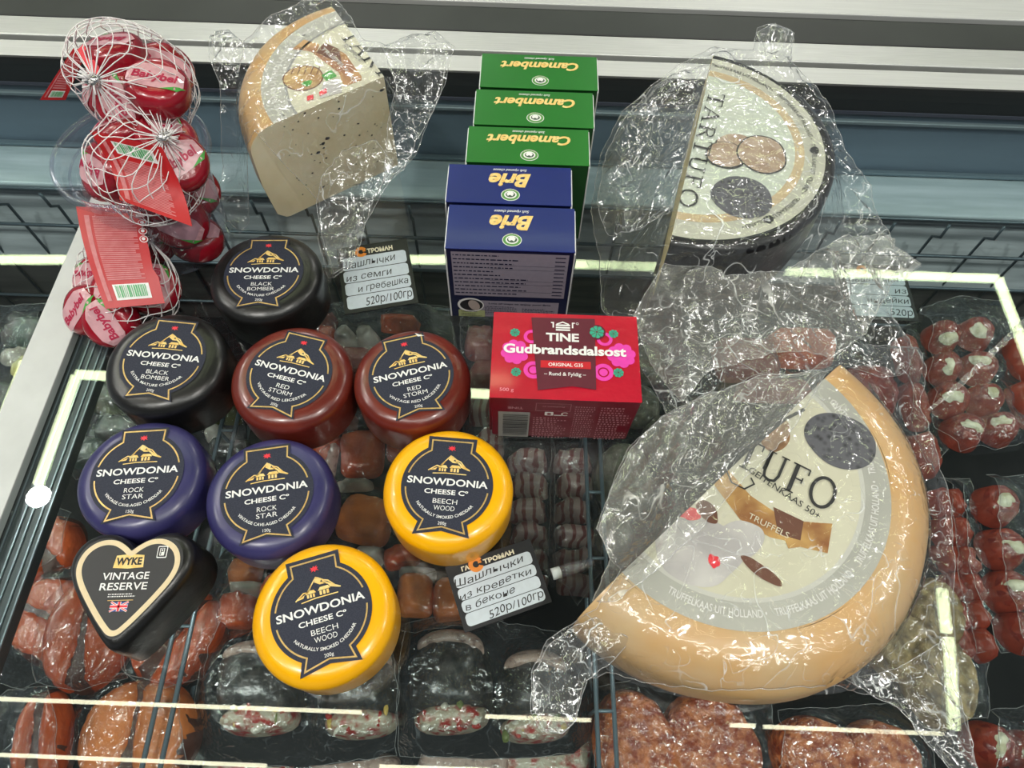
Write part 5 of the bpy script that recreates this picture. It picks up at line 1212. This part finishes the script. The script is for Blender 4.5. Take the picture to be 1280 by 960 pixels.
# minced salmon and tan patties, bottom right
mixed_pack('patty_pack', 'pair of glossy red-brown minced salmon patties at the bottom, below the bag edge', 'fish', [(742, 862), (800, 850), (960, 862), (985, 1010), (738, 1010)], Z, [('patty', 800, 930, 106, 130, MINCE, 10, .024), ('patty', 895, 935, 120, 136, MINCE, 15, .026)], 81)
mixed_pack('patty_pack', 'pair of glossy orange-brown patties at the bottom, right of the minced salmon', 'fish', [(965, 890), (1120, 880), (1165, 940), (1170, 1010), (960, 1010)], Z, [('patty', 1030, 945, 104, 96, MINCE, 0, .024), ('patty', 1112, 950, 100, 94, MINCE, 0, .022)], 83)
mixed_pack('patty_pack', 'tan speckled patties stacked beside the right side of the goat cheese bag', 'meat', [(1150, 700), (1215, 712), (1235, 830), (1220, 900), (1150, 900)], Z, [('patty', 1180, 762, 64, 90, TANP, 0, .02), ('patty', 1188, 846, 86, 110, TANP, 0, .026), ('patty', 1130, 800, 80, 90, TANP, 0, .018)], 85)


def tomato_pack(rolls, outline, z, seed, label, group=None):
    px, py = rolls[0][:2]; t = thing('tomato_roll_pack', tuple(at(px, py, z)), label, 'vegetables', group); hs = []
    mb = MB(); O = ppoly(outline, z - .003, 1); mb.add([(x, y, z - .003) for x, y in O], [tuple(range(len(O)))], TRAY); part('backing', mb, t)
    for i, (cx, cy, d_, wx, wy, wa) in enumerate(rolls):
        c = A(cx, cy, z + .02); r = s2(d_, z + .02, cy) / 2; P = ell(c[0], c[1], r, r * 1.02, 0, 24, .04, seed + i); mb = MB(); pillow(mb, P, z, .022, .008, TOML, res=.005, seed=i); o = part('roll', mb, t, smooth=True); hs.append((P, z, .022))
        P = ell(c[0], c[1], r * .8, r * .82, 0, 24, .06, seed + i); mb = MB(); pillow(mb, P, z + .014, .0095, .006, TOM, res=.005, nz=.001, seed=i); part('roll_face', mb, o, smooth=True)
        c2 = A(cx + wx, cy + wy, z + .024); P = ell(c2[0], c2[1], r * .56, r * .42, math.radians(wa), 14, .22, seed + i * 3); mb = MB(); pillow(mb, P, z + .019, .0068, .003, FETA, res=.004, nz=.001, seed=i); part('white_cheese', mb, o, smooth=True)
    pouch(t, outline, z, hs, seed, freq=36)
    return t


tomato_pack([(1186, 412, 44, 3, 8, 5), (1228, 408, 44, -2, 2, -50), (1188, 452, 44, 0, 2, 80), (1232, 452, 46, -3, -3, -35), (1196, 492, 48, 0, 2, -30), (1240, 492, 46, 2, -3, -20), (1214, 532, 50, 2, 0, -25), (1258, 528, 46, -2, -3, 10)], [(1150, 385), (1200, 370), (1262, 378), (1272, 470), (1300, 560), (1190, 572), (1160, 540), (1150, 470)], Z, 91, 'tray of eight tomato rolls with white cheese, at the upper right edge')
tomato_pack([(1256, 625, 54, 2, 0, 10), (1264, 680, 56, 6, 2, -20), (1272, 735, 56, 2, -3, 10), (1290, 785, 56, 4, 0, 30)], [(1222, 600), (1300, 590), (1340, 700), (1330, 830), (1260, 822), (1235, 740)], Z + .006, 93, 'column of tomato rolls with white cheese at the right edge, below the eight')
for k_, (x0, x1, lb) in enumerate(((1192, 1232, 'inner edge-on strip of tomato roll packs, nearest the column of rolls'), (1178, 1204, 'outer edge-on strip of tomato roll packs, nearest the goat cheese bag'))):
    mixed_pack('tomato_roll_pack', lb, 'vegetables', [(x0 - 8, 600), (x0 + 20, 598), (x1 + 12, 740), (x1 + 22, 815), (x1 - 4, 822), (x0, 720)], Z - .006 * k_, [('roll_side', x0 + 8 + i * (x1 - x0) / 5, 622 + i * 36, 26, 40, TOML, 12, .02) for i in range(6)], 95 + k_)
tomato_pack([(1248, 930, 60, 4, 0, 60), (1300, 940, 56, 0, 0, 0)], [(1222, 890), (1300, 880), (1330, 1000), (1220, 1000)], Z, 97, 'tomato roll with white cheese in the bottom right corner')
mixed_pack('tomato_roll_pack', 'dark tomato roll pack cut off by the right edge, beside the tray of eight', 'vegetables', [(1262, 400), (1310, 390), (1330, 560), (1280, 560), (1270, 470)], Z - .004, [('roll_side', 1290, 440, 36, 60, TOML), ('roll_side', 1296, 500, 40, 60, TOML)], 99)
mixed_pack('tomato_roll_pack', 'tomato roll strip between the goat cheese bag and the tray of eight', 'vegetables', [(1120, 410), (1160, 400), (1178, 560), (1150, 600), (1130, 560)], Z - .01, [('roll_side', 1142, 440, 30, 60, TOML), ('roll_side', 1152, 500, 30, 60, TOML), ('roll_side', 1164, 560, 34, 60, TOML)], 101)
# left tray with lemon
mixed_pack('fish_tray', 'dark tray with lemon slices, left of the pale joint strip', 'fish', [(-20, 385), (60, 380), (52, 470), (10, 560), (-40, 580)], Z + .03, [('lemon_slice', 28, 452, 40, 30, LEMON, 20, .008), ('lemon_slice', 12, 440, 34, 26, SCAL, 20, .008), ('fish_piece', 30, 408, 60, 40, DGRN, 0, .01), ('fish_piece', 4, 492, 40, 40, DGRN, 0, .01)], 103)
# dark tray lips between rows
for k_, (x0, y0, x1, y1) in enumerate(((10, 866, 330, 866), (750, 850, 1200, 840))):
    pass

t = thing('glass_streak', tuple(at(1220, 450, .002)), 'thin whitish streak running diagonally over the tray of eight tomato rolls', 'streak')
film('strip', t, [(1158, 512, .002), (1182, 492, .002), (1290, 388, .004), (1292, 398, .004), (1190, 494, .002), (1162, 514, .002)], FILM3, res=.002, crump=.001)  # film sliver made up to stand in for a whitish streak on the glass
